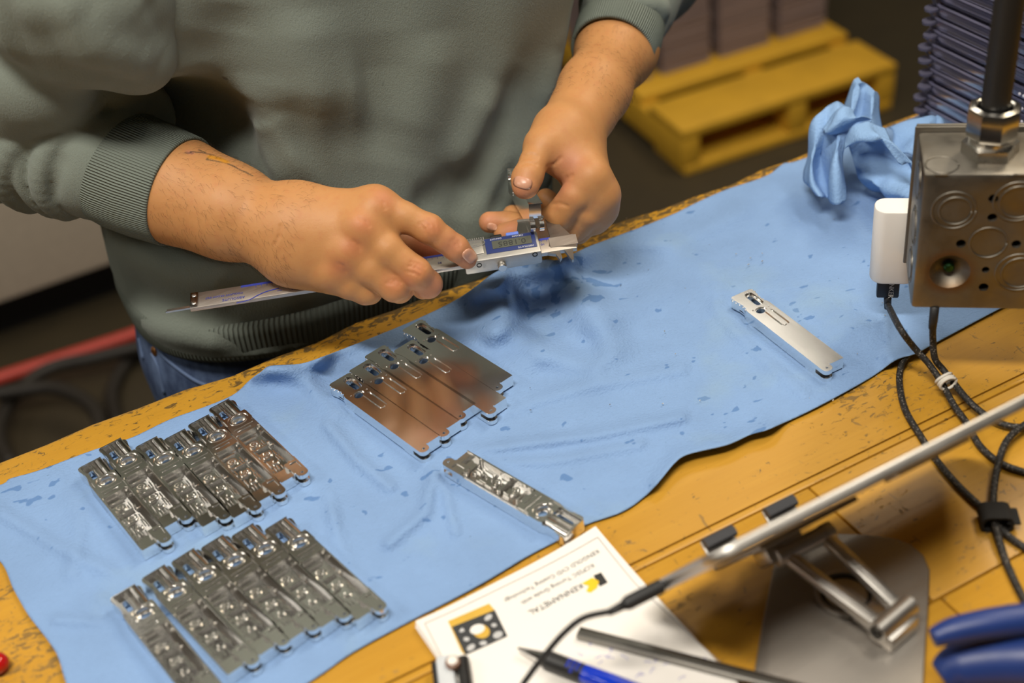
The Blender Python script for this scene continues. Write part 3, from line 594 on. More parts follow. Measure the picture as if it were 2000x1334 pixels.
# ================================================================== sweatshirt
def knit(name, col):
    m = NM(name, .95, 0, col, .1); co = m.co(); f = m.noise(co, 9, 4, .6)
    c = m.mix(f, tuple(k*.88 for k in col), tuple(k*1.12 for k in col))
    big = m.noise(co, 4.2, 2); c = m.mix(m.math('MULTIPLY', m.ramp(big, [(.58, 0), (.75, .4)]), 1), c, tuple(k*.5 for k in (col[0]*1.05, col[1]*.98, col[2])))
    sp = m.noise(co, 75, 2, .5); c = m.mix(m.ramp(sp, [(.74, 0), (.80, .6)]), c, (.04, .042, .038))
    m.set('Base Color', c); m.b.inputs['Sheen Weight'].default_value = .12
    wv = m.noise(m.co((900, 900, 350)), 1, 2, .6); nb = m.noise(co, 140, 3)
    m.bump(m.math('ADD', m.math('MULTIPLY', wv, .8), m.math('MULTIPLY', m.noise(co, 1100, 2, .7), .8)), .6, .0008); return m.m
SWC = (.205, .236, .205)
KNIT = knit('grey green knit', SWC)
tz = np.array([.862, .91, .98, 1.05, 1.12, 1.2, 1.3, 1.38, 1.43, 1.47], np.float32)
tcx = np.array([.278, .281, .287, .294, .297, .30, .30, .298, .297, .297], np.float32); tcy = np.array([.99, .985, .985, .985, .985, .985, .985, .985, .985, .985], np.float32)
ta = np.array([.193, .198, .198, .213, .238, .245, .24, .22, .18, .10], np.float32); tb_ = np.array([.131, .137, .138, .138, .138, .138, .130, .115, .10, .08], np.float32)
def torso(P):
    z = P[..., 2]; cx, cy_, a, b = (np.interp(z, tz, q) for q in (tcx, tcy, ta, tb_))
    x, y = (P[..., 0]-cx)/a, (P[..., 1]-cy_)/b; rho = (np.abs(x)**2.5+np.abs(y)**2.5)**(1/2.5)+1e-6
    d = (rho-1)*np.minimum(a, b)*np.where(rho > 1, 1., 1.)
    # drape of the front: shallow vertical folds
    fr = np.clip((cy_-P[..., 1])/.14, 0, 1)
    d = d-fr*.0042*np.sin(P[..., 0]*34+P[..., 2]*9+.6)*np.clip((1.16-z)*4, 0, 1)-fr*.0022*np.sin(P[..., 0]*71-P[..., 2]*16+2)
    return np.maximum(np.maximum(d, tz[0]-z), z-tz[-1]).astype(np.float32)
sw = SDF(); sw.add((torso, np.array([.02, .82, .85]), np.array([.56, 1.14, 1.48])), .001)
sw.chain([(ELB_R, .066), J(222, 314, .983, .062), J(330, 362, .968, .058), J(470, 420, .952, .046)], .03, sub=True)   # the cloth gives way behind the forearm
slr, sll = SDF(), SDF(); UA = ad(150, -32, .886)
slr.chain([(SHO_R, .085), (UA, .069)], .006); slr.chain([(SHO_R, .080), (ELB_R, .056)], .02)
slr.chain([(ELB_R, .048), J(110, 268, 1.004, .0535), J(196, 303, .986, .0490)], .010, .004)
slr.seg(ad(165, 15, .885), ad(266, 106, .908), .046, .0275, .015)
slr.seg(ELB_R, ad(70, 140, .935), .048, .045, .012)
slr.seg(ad(255, -200, .93), ad(318, 110, .965), .05, .017, .003)
sll.chain([(SHO_L, .085), (ELB_L, .062)], .03); sll.chain([(ELB_L, .056), J(1228, 0, 1.15, .0405), J(1214, 45, 1.125, .0372)], .012)
def folder(tgt):
    base = SDF(); base.p = list(tgt.p)
    def surf(pts):
        P = [base.march(*p) for p in pts]; P = [p for p in P if p is not None]
        if len(P) < 2: print('fold miss', pts); return None
        return P
    def R(pts, w_, amp): 
        P = surf(pts)
        if P: tgt.add(fold_f(spline(P, 3), w_, amp, False), .001, 2)
    def Vv(pts, w_, amp):
        P = surf(pts)
        if P: tgt.add(fold_f(spline(P, 3), w_, amp, True), .001, 2)
    def roll(pts, r, lift, k=.003):                                    # a rolled fold of cloth lying on the sleeve
        P = surf(pts)
        if not P: return
        Q = spline([p+base.nrm(p)*lift for p in P], 5); n = len(Q); rr = [r*(.45+.55*min(1, 3.5*math.sin(PI*(i+.5)/n))) for i in range(n)]
        for i in range(n-1): tgt.seg(Q[i], Q[i+1], rr[i], rr[i+1], k)
    return R, Vv, roll
R_, V_, roll = folder(slr)
axd = ad(196, 303, .986)-ad(110, 268, 1.004); axd /= np.linalg.norm(axd); rA = np.cross(axd, WX); rA /= np.linalg.norm(rA); rA = rA if rA@UX > 0 else -rA; rB = np.cross(axd, rA); rB = rB if rB@WX < 0 else -rB
def cuffring(px, py, D, R0, r, tilt, bow, k=.0014, t0=-100, t1=200, wob=.0, ph=0.):
    c = ad(px, py, D); Q = []
    for t in np.radians(np.linspace(t0, t1, 34)):                        # 0 = top of the sleeve as seen, 90 = facing the viewer
        R1 = R0*(1+wob*math.sin(3*t+ph)); Q.append(c+(rA*math.cos(t)+rB*math.sin(t))*R1+axd*(tilt*math.cos(t)+bow*math.sin(t))*R0)
    n = len(Q)-1
    for i in range(n): e = min(1., .3+3.2*math.sin(PI*(i+.5)/n)); slr.seg(Q[i], Q[i+1], r*e, r*e, k)
cuffring(200, 305, .985, .0470, .0095, .30, -.06, wob=.015)
cuffring(166, 290, .992, .0535, .0110, .60, -.10, wob=.03, ph=1)
cuffring(120, 270, 1.002, .0555, .0120, .80, -.15, wob=.03, ph=2)
cuffring(176, 300, .990, .0500, .0065, .28, -.22, t0=60, t1=190, ph=1); cuffring(70, 262, 1.012, .0520, .0120, .9, -.2, t0=20, t1=190)
V_([(215, 190), (205, 206), (216, 220)], .0035, -.007); V_([(128, 300), (112, 340), (104, 390)], .003, -.007)
V_([(0, 132), (80, 148), (180, 150), (260, 162), (322, 184)], .006, -.010)
R_([(0, 70), (60, 88), (150, 85)], .035, -.007); R_([(150, 40), (240, 110), (300, 140)], .02, .006); R_([(0, 20), (90, 10), (180, 0)], .02, .006); R_([(180, 60), (260, 70), (310, 100)], .012, -.003)
V_([(285, 0), (308, 40), (322, 85)], .006, -.006)
R_, V_, roll = folder(sw)
R_([(400, 60), (390, 160), (400, 250)], .03, -.010)
R_([(480, 10), (465, 110), (480, 200)], .030, -.009); R_([(560, 20), (560, 120), (545, 220)], .04, .007); R_([(690, 235), (630, 255), (560, 290)], .030, -.005); R_([(720, 180), (660, 200), (580, 225)], .03, .007)
R_([(420, 160), (450, 240), (500, 290)], .03, -.010); R_([(600, 300), (560, 320), (520, 330)], .02, .006)
R_([(1020, 130), (965, 260), (925, 350), (890, 430)], .016, -.010); R_([(975, 160), (930, 260), (890, 340)], .02, .008); R_([(1085, 100), (1035, 260), (985, 400)], .02, .009); R_([(900, 330), (850, 385), (800, 400)], .016, -.007); R_([(1010, 300), (985, 370), (960, 440)], .010, -.005)
R_([(850, 60), (830, 180), (780, 300)], .03, .006); R_([(760, 60), (760, 200), (735, 320)], .03, -.006); R_([(240, 560), (330, 610), (470, 640)], .02, -.008); R_([(260, 610), (360, 650), (480, 672)], .018, .006); R_([(420, 560), (520, 620), (640, 640)], .03, -.008)
R_, V_, roll = folder(sll)
roll([(1150, 36), (1215, 34), (1270, 50), (1300, 80)], .0105, -.003); roll([(1155, 6), (1240, 4), (1300, 20)], .012, -.004); V_([(1170, 20), (1240, 22), (1290, 44)], .004, -.006)
lo, hi = bbox(sw); vs1 = sw.verts(lo, hi, .0035)
lo, hi = bbox(slr); vs2 = slr.verts(np.array([lo[0], lo[1], 1.0]), np.array([hi[0], hi[1], min(hi[2], 1.48)]), .0026); lo, hi = bbox(sll); vs3 = sll.verts(lo, hi, .0040)
me, _ = geo_mesh([vs1, vs2, vs3], 'sweatshirt'); shirt = link('sweatshirt', me, KNIT, person)
def rib_mat(name, axis_o, axis_d, count):                              # vertical knit ribs round an axis
    m = NM(name, .95, 0, SWC, .1); at_ = m.n('ShaderNodeAttribute', attribute_name='rib'); s = m.math('SINE', m.math('MULTIPLY', at_.outputs[2], 2*PI*count))
    f = m.noise(m.co(), 20, 4); c = m.mix(f, tuple(k*.9 for k in SWC), tuple(k*1.12 for k in SWC)); m.set('Base Color', m.mix(m.ramp(s, [(0, .28), (.5, 0)]), c, tuple(k*.5 for k in SWC)))
    m.bump(s, .8, .0009); return m.m
def ring_part(name, rings, count, parent, n=120, mat=None):             # rings: list of (center, radius_a, radius_b, dirA, dirB)
    vs = []; ribs = []
    for c, ra, rb, A, B in rings:
        for k in range(n): a = 2*PI*k/n; vs.append(c+A*ra*math.cos(a)+B*rb*math.sin(a)); ribs.append(k/n)
    m_ = len(rings); fs = [(j*n+k, j*n+(k+1) % n, (j+1)*n+(k+1) % n, (j+1)*n+k) for j in range(m_-1) for k in range(n)]
    o = MB().add(vs, fs).build(name, mat, parent, 180)
    # avoid wrap: rib phase goes up then back down, still continuous ribs
    o.data.attributes.new('rib', 'FLOAT', 'POINT').data.foreach_set('value', np.array([min(r, 1-r)*2 for r in ribs], np.float32)); return o
def cuff(name, pts, count):
    P = [p for p, r in pts]; d = P[-1]-P[0]; d /= np.linalg.norm(d); A = np.cross(d, WX); A /= np.linalg.norm(A); B = np.cross(d, A)
    e = P[-1]; r = pts[-1][1]; prof = [(p, q, q, A, B) for p, q in pts]+[(e+d*.0012, r-.0008, r-.0008, A, B), (e+d*.0010, r-.0030, r-.0030, A, B), (e-d*.006, r-.0042, r-.0042, A, B), (P[0], pts[0][1]-.012, pts[0][1]-.012, A, B)]
    return ring_part(name, prof, count, shirt, mat=rib_mat(name+' rib', None, None, count))
cuff('cuff', [J(212, 318, .985, .036), J(226, 325, .984, .0440), J(250, 335, .981, .0450), J(295, 353, .975, .0443), J(352, 374, .968, .0422)], 66)
cuff('cuff', [J(1220, 30, 1.128, .030), J(1216, 45, 1.122, .0362), J(1207, 72, 1.108, .0372), J(1196, 100, 1.094, .0352)], 56)
rg = []
for z, off in ((.900, -.008), (.897, -.004), (.888, -.0026), (.875, -.003), (.862, -.004), (.858, -.006), (.859, -.010), (.88, -.018)):
    i = np.interp(max(z, .862), tz, tcx), np.interp(max(z, .862), tz, tcy), np.interp(max(z, .862), tz, ta), np.interp(max(z, .862), tz, tb_)
    rg.append((z, off, i))
vs = []; ribs = []; n = 260
for z, off, (cx, cy_, a, b) in rg:
    for k in range(n):
        th = 2*PI*k/n; cc, ss = math.cos(th), math.sin(th); q = (abs(cc)**2.5+abs(ss)**2.5)**(-1/2.5)
        vs.append((cx+(a+off+.0045)*q*cc, cy_+(b+off+.0045)*q*ss, z)); ribs.append(min(k/n, 1-k/n)*2)
o = MB().add(vs, [(j*n+k, (j+1)*n+k, (j+1)*n+(k+1) % n, j*n+(k+1) % n) for j in range(len(rg)-1) for k in range(n)]).build('waistband', rib_mat('waist rib', None, None, 150), shirt, 180)
o.data.attributes.new('rib', 'FLOAT', 'POINT').data.foreach_set('value', np.array(ribs, np.float32))
# ================================================================== jeans
def denim():
    m = NM('worn denim', .85, 0, (.05, .085, .19), .2); co = m.co(); f = m.noise(m.co((1, 1, .5)), 28, 5, .65)
    c = m.mix(m.ramp(f, [(.35, 0), (.7, 1)]), (.022, .036, .085), (.13, .19, .33)); m.set('Base Color', c)
    m.bump(m.noise(m.co((700, 700, 300)), 1, 2), .4, .0006); return m.m
DEN = denim(); jn = SDF()
def pelvis(P):
    z = P[..., 2]; a = np.interp(z, [.74, .82, .90, .96], [.178, .184, .184, .175]); b = np.interp(z, [.74, .82, .90, .96], [.108, .115, .118, .11])
    x, y = (P[..., 0]-.277)/a, (P[..., 1]-.99)/b; rho = (np.abs(x)**2.6+np.abs(y)**2.6)**(1/2.6)
    return np.maximum(np.maximum((rho-1)*.115, .78-z), z-.955).astype(np.float32)
jn.add((pelvis, np.array([.06, .84, .76]), np.array([.5, 1.14, .97])), .001)
for x in (.178, .376): jn.chain([((x, .99, .80), .096), ((x+(x-.277)*.1, .985, .46), .072), ((x+(x-.277)*.1, 1.0, .10), .062)], .02)
jnb = SDF(); jnb.p = list(jn.p)
def jseam(pts, r=.0018, lift=.0002):
    P = [jnb.march(*p) for p in pts]; P = [p for p in P if p is not None]
    if len(P) < 2: print('seam miss', pts); return None
    return spline([p+jnb.nrm(p)*lift for p in P], 6)
lo, hi = bbox(jn); v1 = jn.verts(lo, hi, .005); me, _ = geo_mesh([v1], 'jeans'); jeans = link('jeans', me, DEN, person)
SEAM = plain('pale denim seam', (.10, .15, .27), .85); COP = plain('copper rivet', (.55, .26, .10), .35, 1)
for pts in ([(304, 676), (330, 705), (380, 742), (420, 758)], [(297, 690), (310, 720), (322, 770)], [(285, 760), (300, 778), (312, 790)], [(272, 660), (280, 700), (284, 760)]):
    q = jseam(pts)
    if q is not None: MB().tube(q, .0016, 6).build('pocket_seam', SEAM, jeans, 180)
for c in ((301, 686), (283, 767)):
    p = jnb.march(*c)
    if p is not None:
        nn = jnb.nrm(p); MB().lathe([(.0042, -.002), (.0042, .0005), (.003, .0014), (.0012, .0016)], frame(p, np.cross(nn, [0, 0, 1.]), nn), 14).build('rivet', COP, jeans, 40)
for x in (.168, .386):
    s_ = SDF(); s_.chain([((x, 1.04, .05), .045), ((x, .95, .045), .044), ((x, .86, .038), .036)], .03); v1 = s_.verts(*(lambda a, b: (np.array([a[0], a[1], .002]), b))(*bbox(s_)), .006)
    me, _ = geo_mesh([v1], 'shoe'); link('shoe', me, BLACKM, person)
hair = SDF(); hair.add(ell_f(hp(0, .02, .045), (.083, .100, .098), Mh), .01); hair.add(ell_f(hp(0, -.08, -.02), (.09, .06, .075), Mh), .012, True); v1 = hair.verts(*bbox(hair), .005)
me, _ = geo_mesh([v1], 'hair'); link('hair', me, plain('dark hair', (.02, .014, .01), .6), person)
# ================================================================== lettering
def text_geo(body, size, M, depth=.00005, align='CENTER'):
    cu = bpy.data.curves.new('t', 'FONT'); cu.body = body; cu.size = size; cu.align_x = align; cu.align_y = 'CENTER'; cu.extrude = depth; cu.resolution_u = 2
    o = bpy.data.objects.new('t', cu); COL.objects.link(o); dg = bpy.context.evaluated_depsgraph_get(); dg.update()
    me = bpy.data.meshes.new_from_object(o.evaluated_get(dg)); bpy.data.objects.remove(o); bpy.data.curves.remove(cu)
    return [M @ v.co for v in me.vertices], [tuple(p.vertices) for p in me.polygons]
INK = plain('black ink', (.015, .015, .018), .6); BLUEINK = plain('blue ink', (.035, .05, .32), .5); GREYINK = plain('grey ink', (.22, .22, .22), .6)
# ================================================================== digital caliper
CT, CH = at(372, 606, .972), at(1127, 487, .972)
ex = CH-CT; CL = np.linalg.norm(ex); ex /= CL
ez = np.array([-.02, -.13, 1.]); MC = frame(CT, ex, ez); ex, ey, ezv = (np.array(MC.col[i][:3]) for i in range(3))
MC = MC @ T(0, .008, 0); CO = np.array(MC.translation)                  # origin: middle of the beam's tail end
def cl(px, py, z=0.):                                                   # photo point -> caliper coordinates on its level z
    o = CO+ezv*z; d = dv(px, py); t = ((o-CAM)@ezv)/(d@ezv); p = CAM+d*t-CO; return float(p@ex), float(p@ey)
print('caliper length', CL, 'body', [tuple(round(v, 4) for v in cl(*q, .0065)) for q in ((908, 524), (1057, 487), (910, 464), (1043, 449), (945, 467), (1036, 453), (1046, 471), (954, 485))], 'jaw', [tuple(round(v, 4) for v in cl(*q)) for q in ((1058, 419), (1070, 418), (1117, 461), (1012, 428), (1034, 427), (1010, 453))])
CAPAINT = alu('satin grey cast metal', (.47, .455, .43), .52); BEAMF = alu('satin scale face', (.52, .48, .44), .48)
cal = thing('digital_caliper', 'long grey digital caliper with blue scale held over the table in both hands', 'caliper', CO)
MB().box((CL/2, 0, 0), (CL, .016, .0035), MC, b=.0004).build('beam', BEAMF, cal, 30)
b = MB().box((CL*.56, .0068, .00178), (CL*.86, .0022, .0001), MC)
for k in range(56):
    x = CL-.012-k*.004
    b.box((x, .0050, .00178), (.0003, .0024 if k % 5 else .0036, .0001), MC)
sx = [cl(*q, .0018)[0] for q in ((462, 592), (486, 586), (505, 576), (522, 569), (540, 566))]
P_ = spline([(cl(*q, .0018)) for q in ((462, 592), (486, 586), (505, 576), (522, 569), (545, 563))], 5)
for p, q in zip(P_[:-1], P_[1:]): b.add([MC @ Vector((p[0], p[1]-.0005, .0019)), MC @ Vector((q[0], q[1]-.0005, .0019)), MC @ Vector((q[0], q[1]+.0005, .0019)), MC @ Vector((p[0], p[1]+.0005, .0019))], [(0, 1, 2, 3)])
b.build('scale_print', BLUEINK, cal)
def cal_text(s, px, size, mat_, z=.0019, name='lettering'):
    x, y = cl(*px, z); m = MB(); m.add(*text_geo(s, size, MC @ T(x, y, z) @ Matrix.Rotation(PI, 4, 'Z'))); return m.build(name, mat_, cal)
cal_text('ABSOLUTE', (456, 583), .0034, BLUEINK); cal_text('COOLANT PROOF IP67', (438, 577), .0026, BLUEINK); cal_text('mm', (546, 567.5), .0024, BLUEINK); cal_text('200', (575, 563), .0030, BLUEINK); cal_text('90', (859, 513), .0030, BLUEINK); cal_text('80', (887, 508), .0028, BLUEINK); cal_text('10', (1060, 477), .0030, BLUEINK); cal_text('0', (1084, 473), .0030, BLUEINK)
x0, y0 = cl(380, 595); MB().box((.0028, 0, .0022), (.0056, .0150, .0012), MC, b=.0003).build('end_plate', alu('dark chrome', (.30, .29, .28), .2), cal, 30)
for y in (-.004, .004): MB().lathe([(.0018, .0026), (.0018, .0032), (.0012, .0036)], MC @ T(.003, y, 0), 12).build('screw', STEEL, cal, 40)
MB().box((-.006, -.0045, -.0004), (.022, .0024, .0014), MC).box((-.013, -.0052, -.0006), (.010, .0012, .0010), MC).build('depth_rod', STEEL, cal)
def poly(pts, z): return [cl(*p, z) for p in pts]
JW = alu('ground jaw steel', (.36, .345, .32), .36); print('jaw D', [round(float((CO+ex*x+ey*y-CAM)@WX), 4) for x, y in ((.262, .036), (.27, .02), (.275, .008))])
fj = MB(); fj.prism(poly([(1062, 419), (1070, 418), (1117, 461), (1127, 473), (1126, 482), (1072, 482), (1074, 462)], .0016), -.0017, .0019, MC)
fj.prism(poly([(1100, 487), (1119, 484), (1121, 509), (1117, 510)], 0), -.0012, .0012, MC); fj.build('fixed_jaw', JW, cal, 30)
MB().box((cl(1100, 470, .002)[0], .0015, .00196), (.020, .0105, .0002), MC).build('scale_face', BEAMF, cal)
mj = MB(); mj.prism(poly([(1012, 429), (1034, 427), (1037, 432), (1046, 462), (1046, 492), (1008, 492), (1009, 455)], .0016), -.0019, .0017, MC)
mj.prism(poly([(1058, 490), (1090, 484), (1098, 505), (1094, 511), (1086, 500), (1060, 497)], -.001), -.0016, .0010, MC); mj.build('sliding_jaw', JW, cal, 30)
for q in ((1018, 431), (1064, 422)): x, y = cl(*q, .0021); MB().box((x, y, .0021), (.006, .0024, .0004), MC).build('jaw_relief', CAPAINT, cal)
x0 = cl(908, 522, .0065)[0]; x1 = cl(1057, 487, .0065)[0]; yn = -.0112; yf = .0125
sl_ = MB(); sl_.box(((x0+x1)/2, (yn+yf)/2, .0005), (x1-x0, yf-yn, .0120), MC, b=.0016)
xl, xr = cl(905, 490, .0078)[0], cl(944, 484, .0078)[0]; sl_.box(((xl+xr)/2+.001, .0035, .0062), (xr-xl-.002, .0160, .0022), MC, b=.0008); sl_.build('slider_body', CAPAINT, cal, 30)
for k in range(9): MB().box((xl+.003+k*.0016, .0128, .0062), (.0007, .0016, .0018), MC).build('grip_ridge', CAPAINT, cal)
oc = cl(926, 476, .0074); ov = [(oc[0]+.0078*math.cos(a), oc[1]+.0038*math.sin(a), .0074) for a in np.linspace(0, 2*PI, 29)]
MB().tube([MC @ Vector(p) for p in ov], .00025, 5).build('oval_emblem', GREYINK, cal); cal_text('ABSOLUTE', (927, 473.5), .0022, GREYINK, .0074); cal_text('IP67', (928, 479.5), .0022, GREYINK, .0074)
dx0, dx1 = cl(947, 477, .0066)[0], cl(1045, 462, .0066)[0]; dm = (dx0+dx1)/2
MB().box((dm, .0025, .0066), (dx1-dx0, .0165, .0006), MC, b=.0002).build('display_panel', plain('navy panel', (.03, .045, .16), .35), cal, 30)
sc_ = MB().box((dm+.001, .0028, .0069), (dx1-dx0-.008, .0086, .0005), MC).build('screen', plain('dull lcd glass', (.10, .105, .085), .25), cal)
x, y = dm+.001, .0028; m = MB(); m.add(*text_geo('0.1885', .0076, MC @ T(x, y, .0072) @ Matrix.Rotation(PI, 4, 'Z'))); m.build('digits', plain('lcd segment', (.035, .037, .035), .5), sc_)
WHT = plain('white print', (.6, .6, .62), .6)
for s_, xx, yy in (('ORIGIN', dm+.006, .0092), ('ON/OFF', dm-.010, .0092), ('ABSOLUTE', dx1-.008, -.0040)): m = MB(); m.add(*text_geo(s_, .0024, MC @ T(xx, yy, .0070) @ Matrix.Rotation(PI, 4, 'Z'))); m.build('lettering', WHT, cal)
bx, by = cl(1000, 455, .0066)[0], .0130
MB().box((bx, by, .0050), (.0095, .0032, .0040), MC, b=.0009).build('button', plain('light blue button', (.16, .25, .75), .4), cal, 40)['label'] = 'light blue origin button'
MB().box((cl(968, 460, .0066)[0], by, .0050), (.0085, .0032, .0036), MC, b=.0009).build('button', BLACKM, cal, 40)['label'] = 'black button'
def side_pt(px, py):                                                    # photo point on the slider's near side
    o = CO+ey*yn; d = dv(px, py); t = ((o-CAM)@ey)/(d@ey); p = CAM+d*t-CO; return float(p@ex), float(p@ezv)
MS = MC @ T(0, yn, 0) @ Matrix.Rotation(PI/2, 4, 'X')                   # z outwards from the near side
x, z = side_pt(980, 515); MB().lathe([(.0030, -.001), (.0030, .001), (.0034, .0012), (.0034, .0040), (.0029, .0046)], MS @ T(x, z-.0006, 0), 28).build('thumb_wheel', STEEL, cal, 25)
for q in ((1045, 497), (936, 518)): x, z = side_pt(*q); MB().lathe([(.0020, -.0005), (.0020, .0003), (.0013, .0003), (.0011, -.0003)], MS @ T(x, z, 0), 16).build('screw', BLACKM, cal, 25)
for k in range(5): x, z = side_pt(918+k*3.4 if k < 3 else 936+k*2.6, 521-k*.8); MB().box((x, yn, z), (.0005, .0008, .0052), MC).build('grip_ridge', CAPAINT, cal)
# ================================================================== the handle held in the caliper
S0 = ad(1047, 424, .957)
def tail(D): return ad(1004, 351, D)
Ds = np.linspace(.97, 1.10, 260); k = int(np.argmin([abs(np.linalg.norm(tail(D)-S0)-.104) for D in Ds])); T0 = tail(Ds[k]); xd = S0-T0; xd /= np.linalg.norm(xd)
yd = UX-xd*(UX@xd)-.10*RX; yd -= xd*(yd@xd); yd /= np.linalg.norm(yd); zd = np.cross(xd, yd); print('held tail D', Ds[k], 'z dot R', zd@RX)
o = bpy.data.objects.new('machined_handle', HM); COL.objects.link(o); org = T0-zd*.005
o.matrix_world = Matrix(((xd[0], yd[0], zd[0], org[0]), (xd[1], yd[1], zd[1], org[1]), (xd[2], yd[2], zd[2], org[2]), (0, 0, 0, 1)))
tag(o, 'aluminium handle held upright between thumb and fingers, clamped in the caliper jaws', 'handle')
# ================================================================== hanging steel box, cord, charger, cables
BL = ad(1778, 603, .87)
best = min(np.linspace(-1.0, .6, 400), key=lambda a: abs((lambda q: (q[1]-603)/(q[0]-1778)-.018)((lambda X: (1000+FPX*((X-CAM)@RX)/((X-CAM)@WX), 667-FPX*((X-CAM)@UX)/((X-CAM)@WX)))(BL+.09*np.array([math.cos(a), math.sin(a), 0])))))
bx_ = np.array([math.cos(best), math.sin(best), 0]); by_ = np.array([-bx_[1], bx_[0], 0]); BW, BD = .104, .054
BH = float(aty(1793, 345, BL[1])[2]-BL[2]); print('box yaw', math.degrees(best), 'BH', BH, 'z', BL[2])
MBX = Matrix(((bx_[0], by_[0], 0, BL[0]), (bx_[1], by_[1], 0, BL[1]), (0, 0, 1, BL[2]), (0, 0, 0, 1)))
def bf(px, py):                                                         # photo point -> (x, z) on the box front
    d = dv(px, py); t = ((BL-CAM)@by_)/(d@by_); p = CAM+d*t-BL; return float(p@bx_), float(p[2])
def galv(name, col, rough):
    m = NM(name, rough, 1, col); co = m.co(); v = m.n('ShaderNodeTexVoronoi', {'Vector': co, 'Scale': 240}); n1 = m.noise(co, 40, 5)
    st = m.noise(co, 26, 4); c = m.mix(m.ramp(st, [(.5, 0), (.72, .6)]), col, tuple(k*q for k, q in zip(col, (.72, .60, .46))))
    c = m.mix(m.math('MULTIPLY', n1, .5), c, tuple(k*.6 for k in col)); 
    if name == 'galvanised steel':                                      # heat-browned ring round the pressed dimple
        xx, zz = bf(1855, 531); pc = BL+bx_*xx+np.array([0, 0, zz]); ds = m.n('ShaderNodeVectorMath', {0: m.n('ShaderNodeNewGeometry').outputs['Position'], 1: tuple(map(float, pc))}, operation='DISTANCE').outputs['Value']
        c = m.mix(m.math('MULTIPLY', m.ramp(m.math('MULTIPLY', ds, 45), [(.45, 0), (.60, .75), (.85, 0)]), m.ramp(st, [(.3, .4), (.6, 1)])), c, (.22, .11, .035))
    m.set('Base Color', c); m.set('Roughness', m.ramp(n1, [(.3, rough*.7), (.7, rough*1.3)])); m.bump(n1, .12, .0005); return m.m
GALV = galv('galvanised steel', (.26, .24, .205), .50)
jb = thing('junction_box', 'square galvanised steel electrical box hanging on a black cord over the table at right', 'electrical box', (BL[0]+.03, BL[1]+.03, BL[2]))
cut = bpy.data.collections.new('cutters'); COL.children.link(cut)
def add_cut(mb): o = bpy.data.objects.new('c', mb.mesh('c')); cut.objects.link(o)
MF = MBX @ Matrix.Rotation(PI/2, 4, 'X')                                # local xy = face, z = out of the face
for q, r in (((1940, 388), .0030), ((1938, 425), .0030), ((1877, 476), .0031), ((1925, 527), .0024), ((1921, 561), .0031), ((1985, 477), .0030)): x, z = bf(*q); add_cut(MB().prism(circ(x, z, r, 14), -.022, .004, MF))
x, z = bf(1855, 531); add_cut(MB().lathe([(.0001, -.0085), (.0045, -.0080), (.0095, -.0045), (.0128, .0003), (.0128, .004)], MF @ T(x, z, 0), 24))
for q, r in (((1930, 474), .0112), ((1866, 412), .0098), ((1990, 395), .0112), ((1992, 533), .0112)): x, z = bf(*q); add_cut(MB().prism(circ(x, z, r, 28), -.0009, .004, MF))
mb = MB().box((BW/2, BD/2, BH/2), (BW, BD, BH), MBX, b=.0030); tmp = bpy.data.objects.new('tmp', mb.mesh('box')); COL.objects.link(tmp)
md = tmp.modifiers.new('b', 'BOOLEAN'); md.operation = 'DIFFERENCE'; md.solver = 'EXACT'; md.operand_type = 'COLLECTION'; md.collection = cut
me = bpy.data.meshes.new_from_object(tmp.evaluated_get(bpy.context.evaluated_depsgraph_get()))
for o in list(cut.objects): bpy.data.objects.remove(o)
bpy.data.collections.remove(cut); bpy.data.objects.remove(tmp); me.materials.clear(); link('box_body', me, GALV, jb, 30)
def ring_on(M, x, y, r, w_=.0006, a0=0, a1=360, z=.0): 
    A = np.radians(np.linspace(a0, a1, 30)); return MB().tube([M @ Vector((x+r*math.cos(a), y+r*math.sin(a), z)) for a in A], w_, 6)
def knock(q, r, r2=None):
    x, z = bf(*q); m = MB(); m.prism(circ(x, z, r-.0003, 28), -.0009, -.0003, MF); o = m.build('knockout', GALV, jb, 30)
    ring_on(MF, x, z, r, .0007).build('knockout_rim', GALV, o, 180)
    if r2: ring_on(MF, x-.001, z+.0004, r2, .0007).build('knockout_rim', GALV, o, 180)
knock((1930, 474), .0112); knock((1866, 412), .0098, .0132); knock((1990, 395), .0112, .0138); knock((1992, 533), .0112, .0138)
ML = MBX @ Matrix.Rotation(-PI/2, 4, 'Z') @ Matrix.Rotation(PI/2, 4, 'X')     # left side: local x = -depth, y = up, z = out
for zz, r in ((BH*.83, .0125), (BH*.50, .0125), (BH*.20, .0115)):
    mm = MB(); mm.prism(circ(-BD*.40, zz, r*.78, 24), 0, .0007, ML); o = mm.build('knockout', GALV, jb, 30); ring_on(ML, -BD*.40, zz, r, .0008).build('knockout_rim', GALV, o, 180)
mm = MB(); mm.box((BW/2, BD+.0014, BH/2+.0005), (BW+.003, .0022, BH+.004), MBX, b=.0008).box((BW/2, BD+.0045, BH/2+.001), (BW+.001, .0024, BH+.003), MBX, b=.0009); mm.build('back_cover', GALV, jb, 30)
x, z = bf(1855, 531); MB().lathe([(.0035, -.009), (.0035, -.0045), (.0024, -.0036), (.0005, -.0034)], MF @ T(x, z, 0), 16).build('ground_screw', plain('green screw', (.05, .14, .06), .3, 1), jb, 30)
for q in ((1838, 349), (1992, 351)):                                    # folded corner tabs on the top edge
    x, z = bf(*q); MB().box((x, .0004, BH-.0006), (.008, .0016, .0016), MBX, b=.0006).build('edge_tab', GALV, jb, 30)
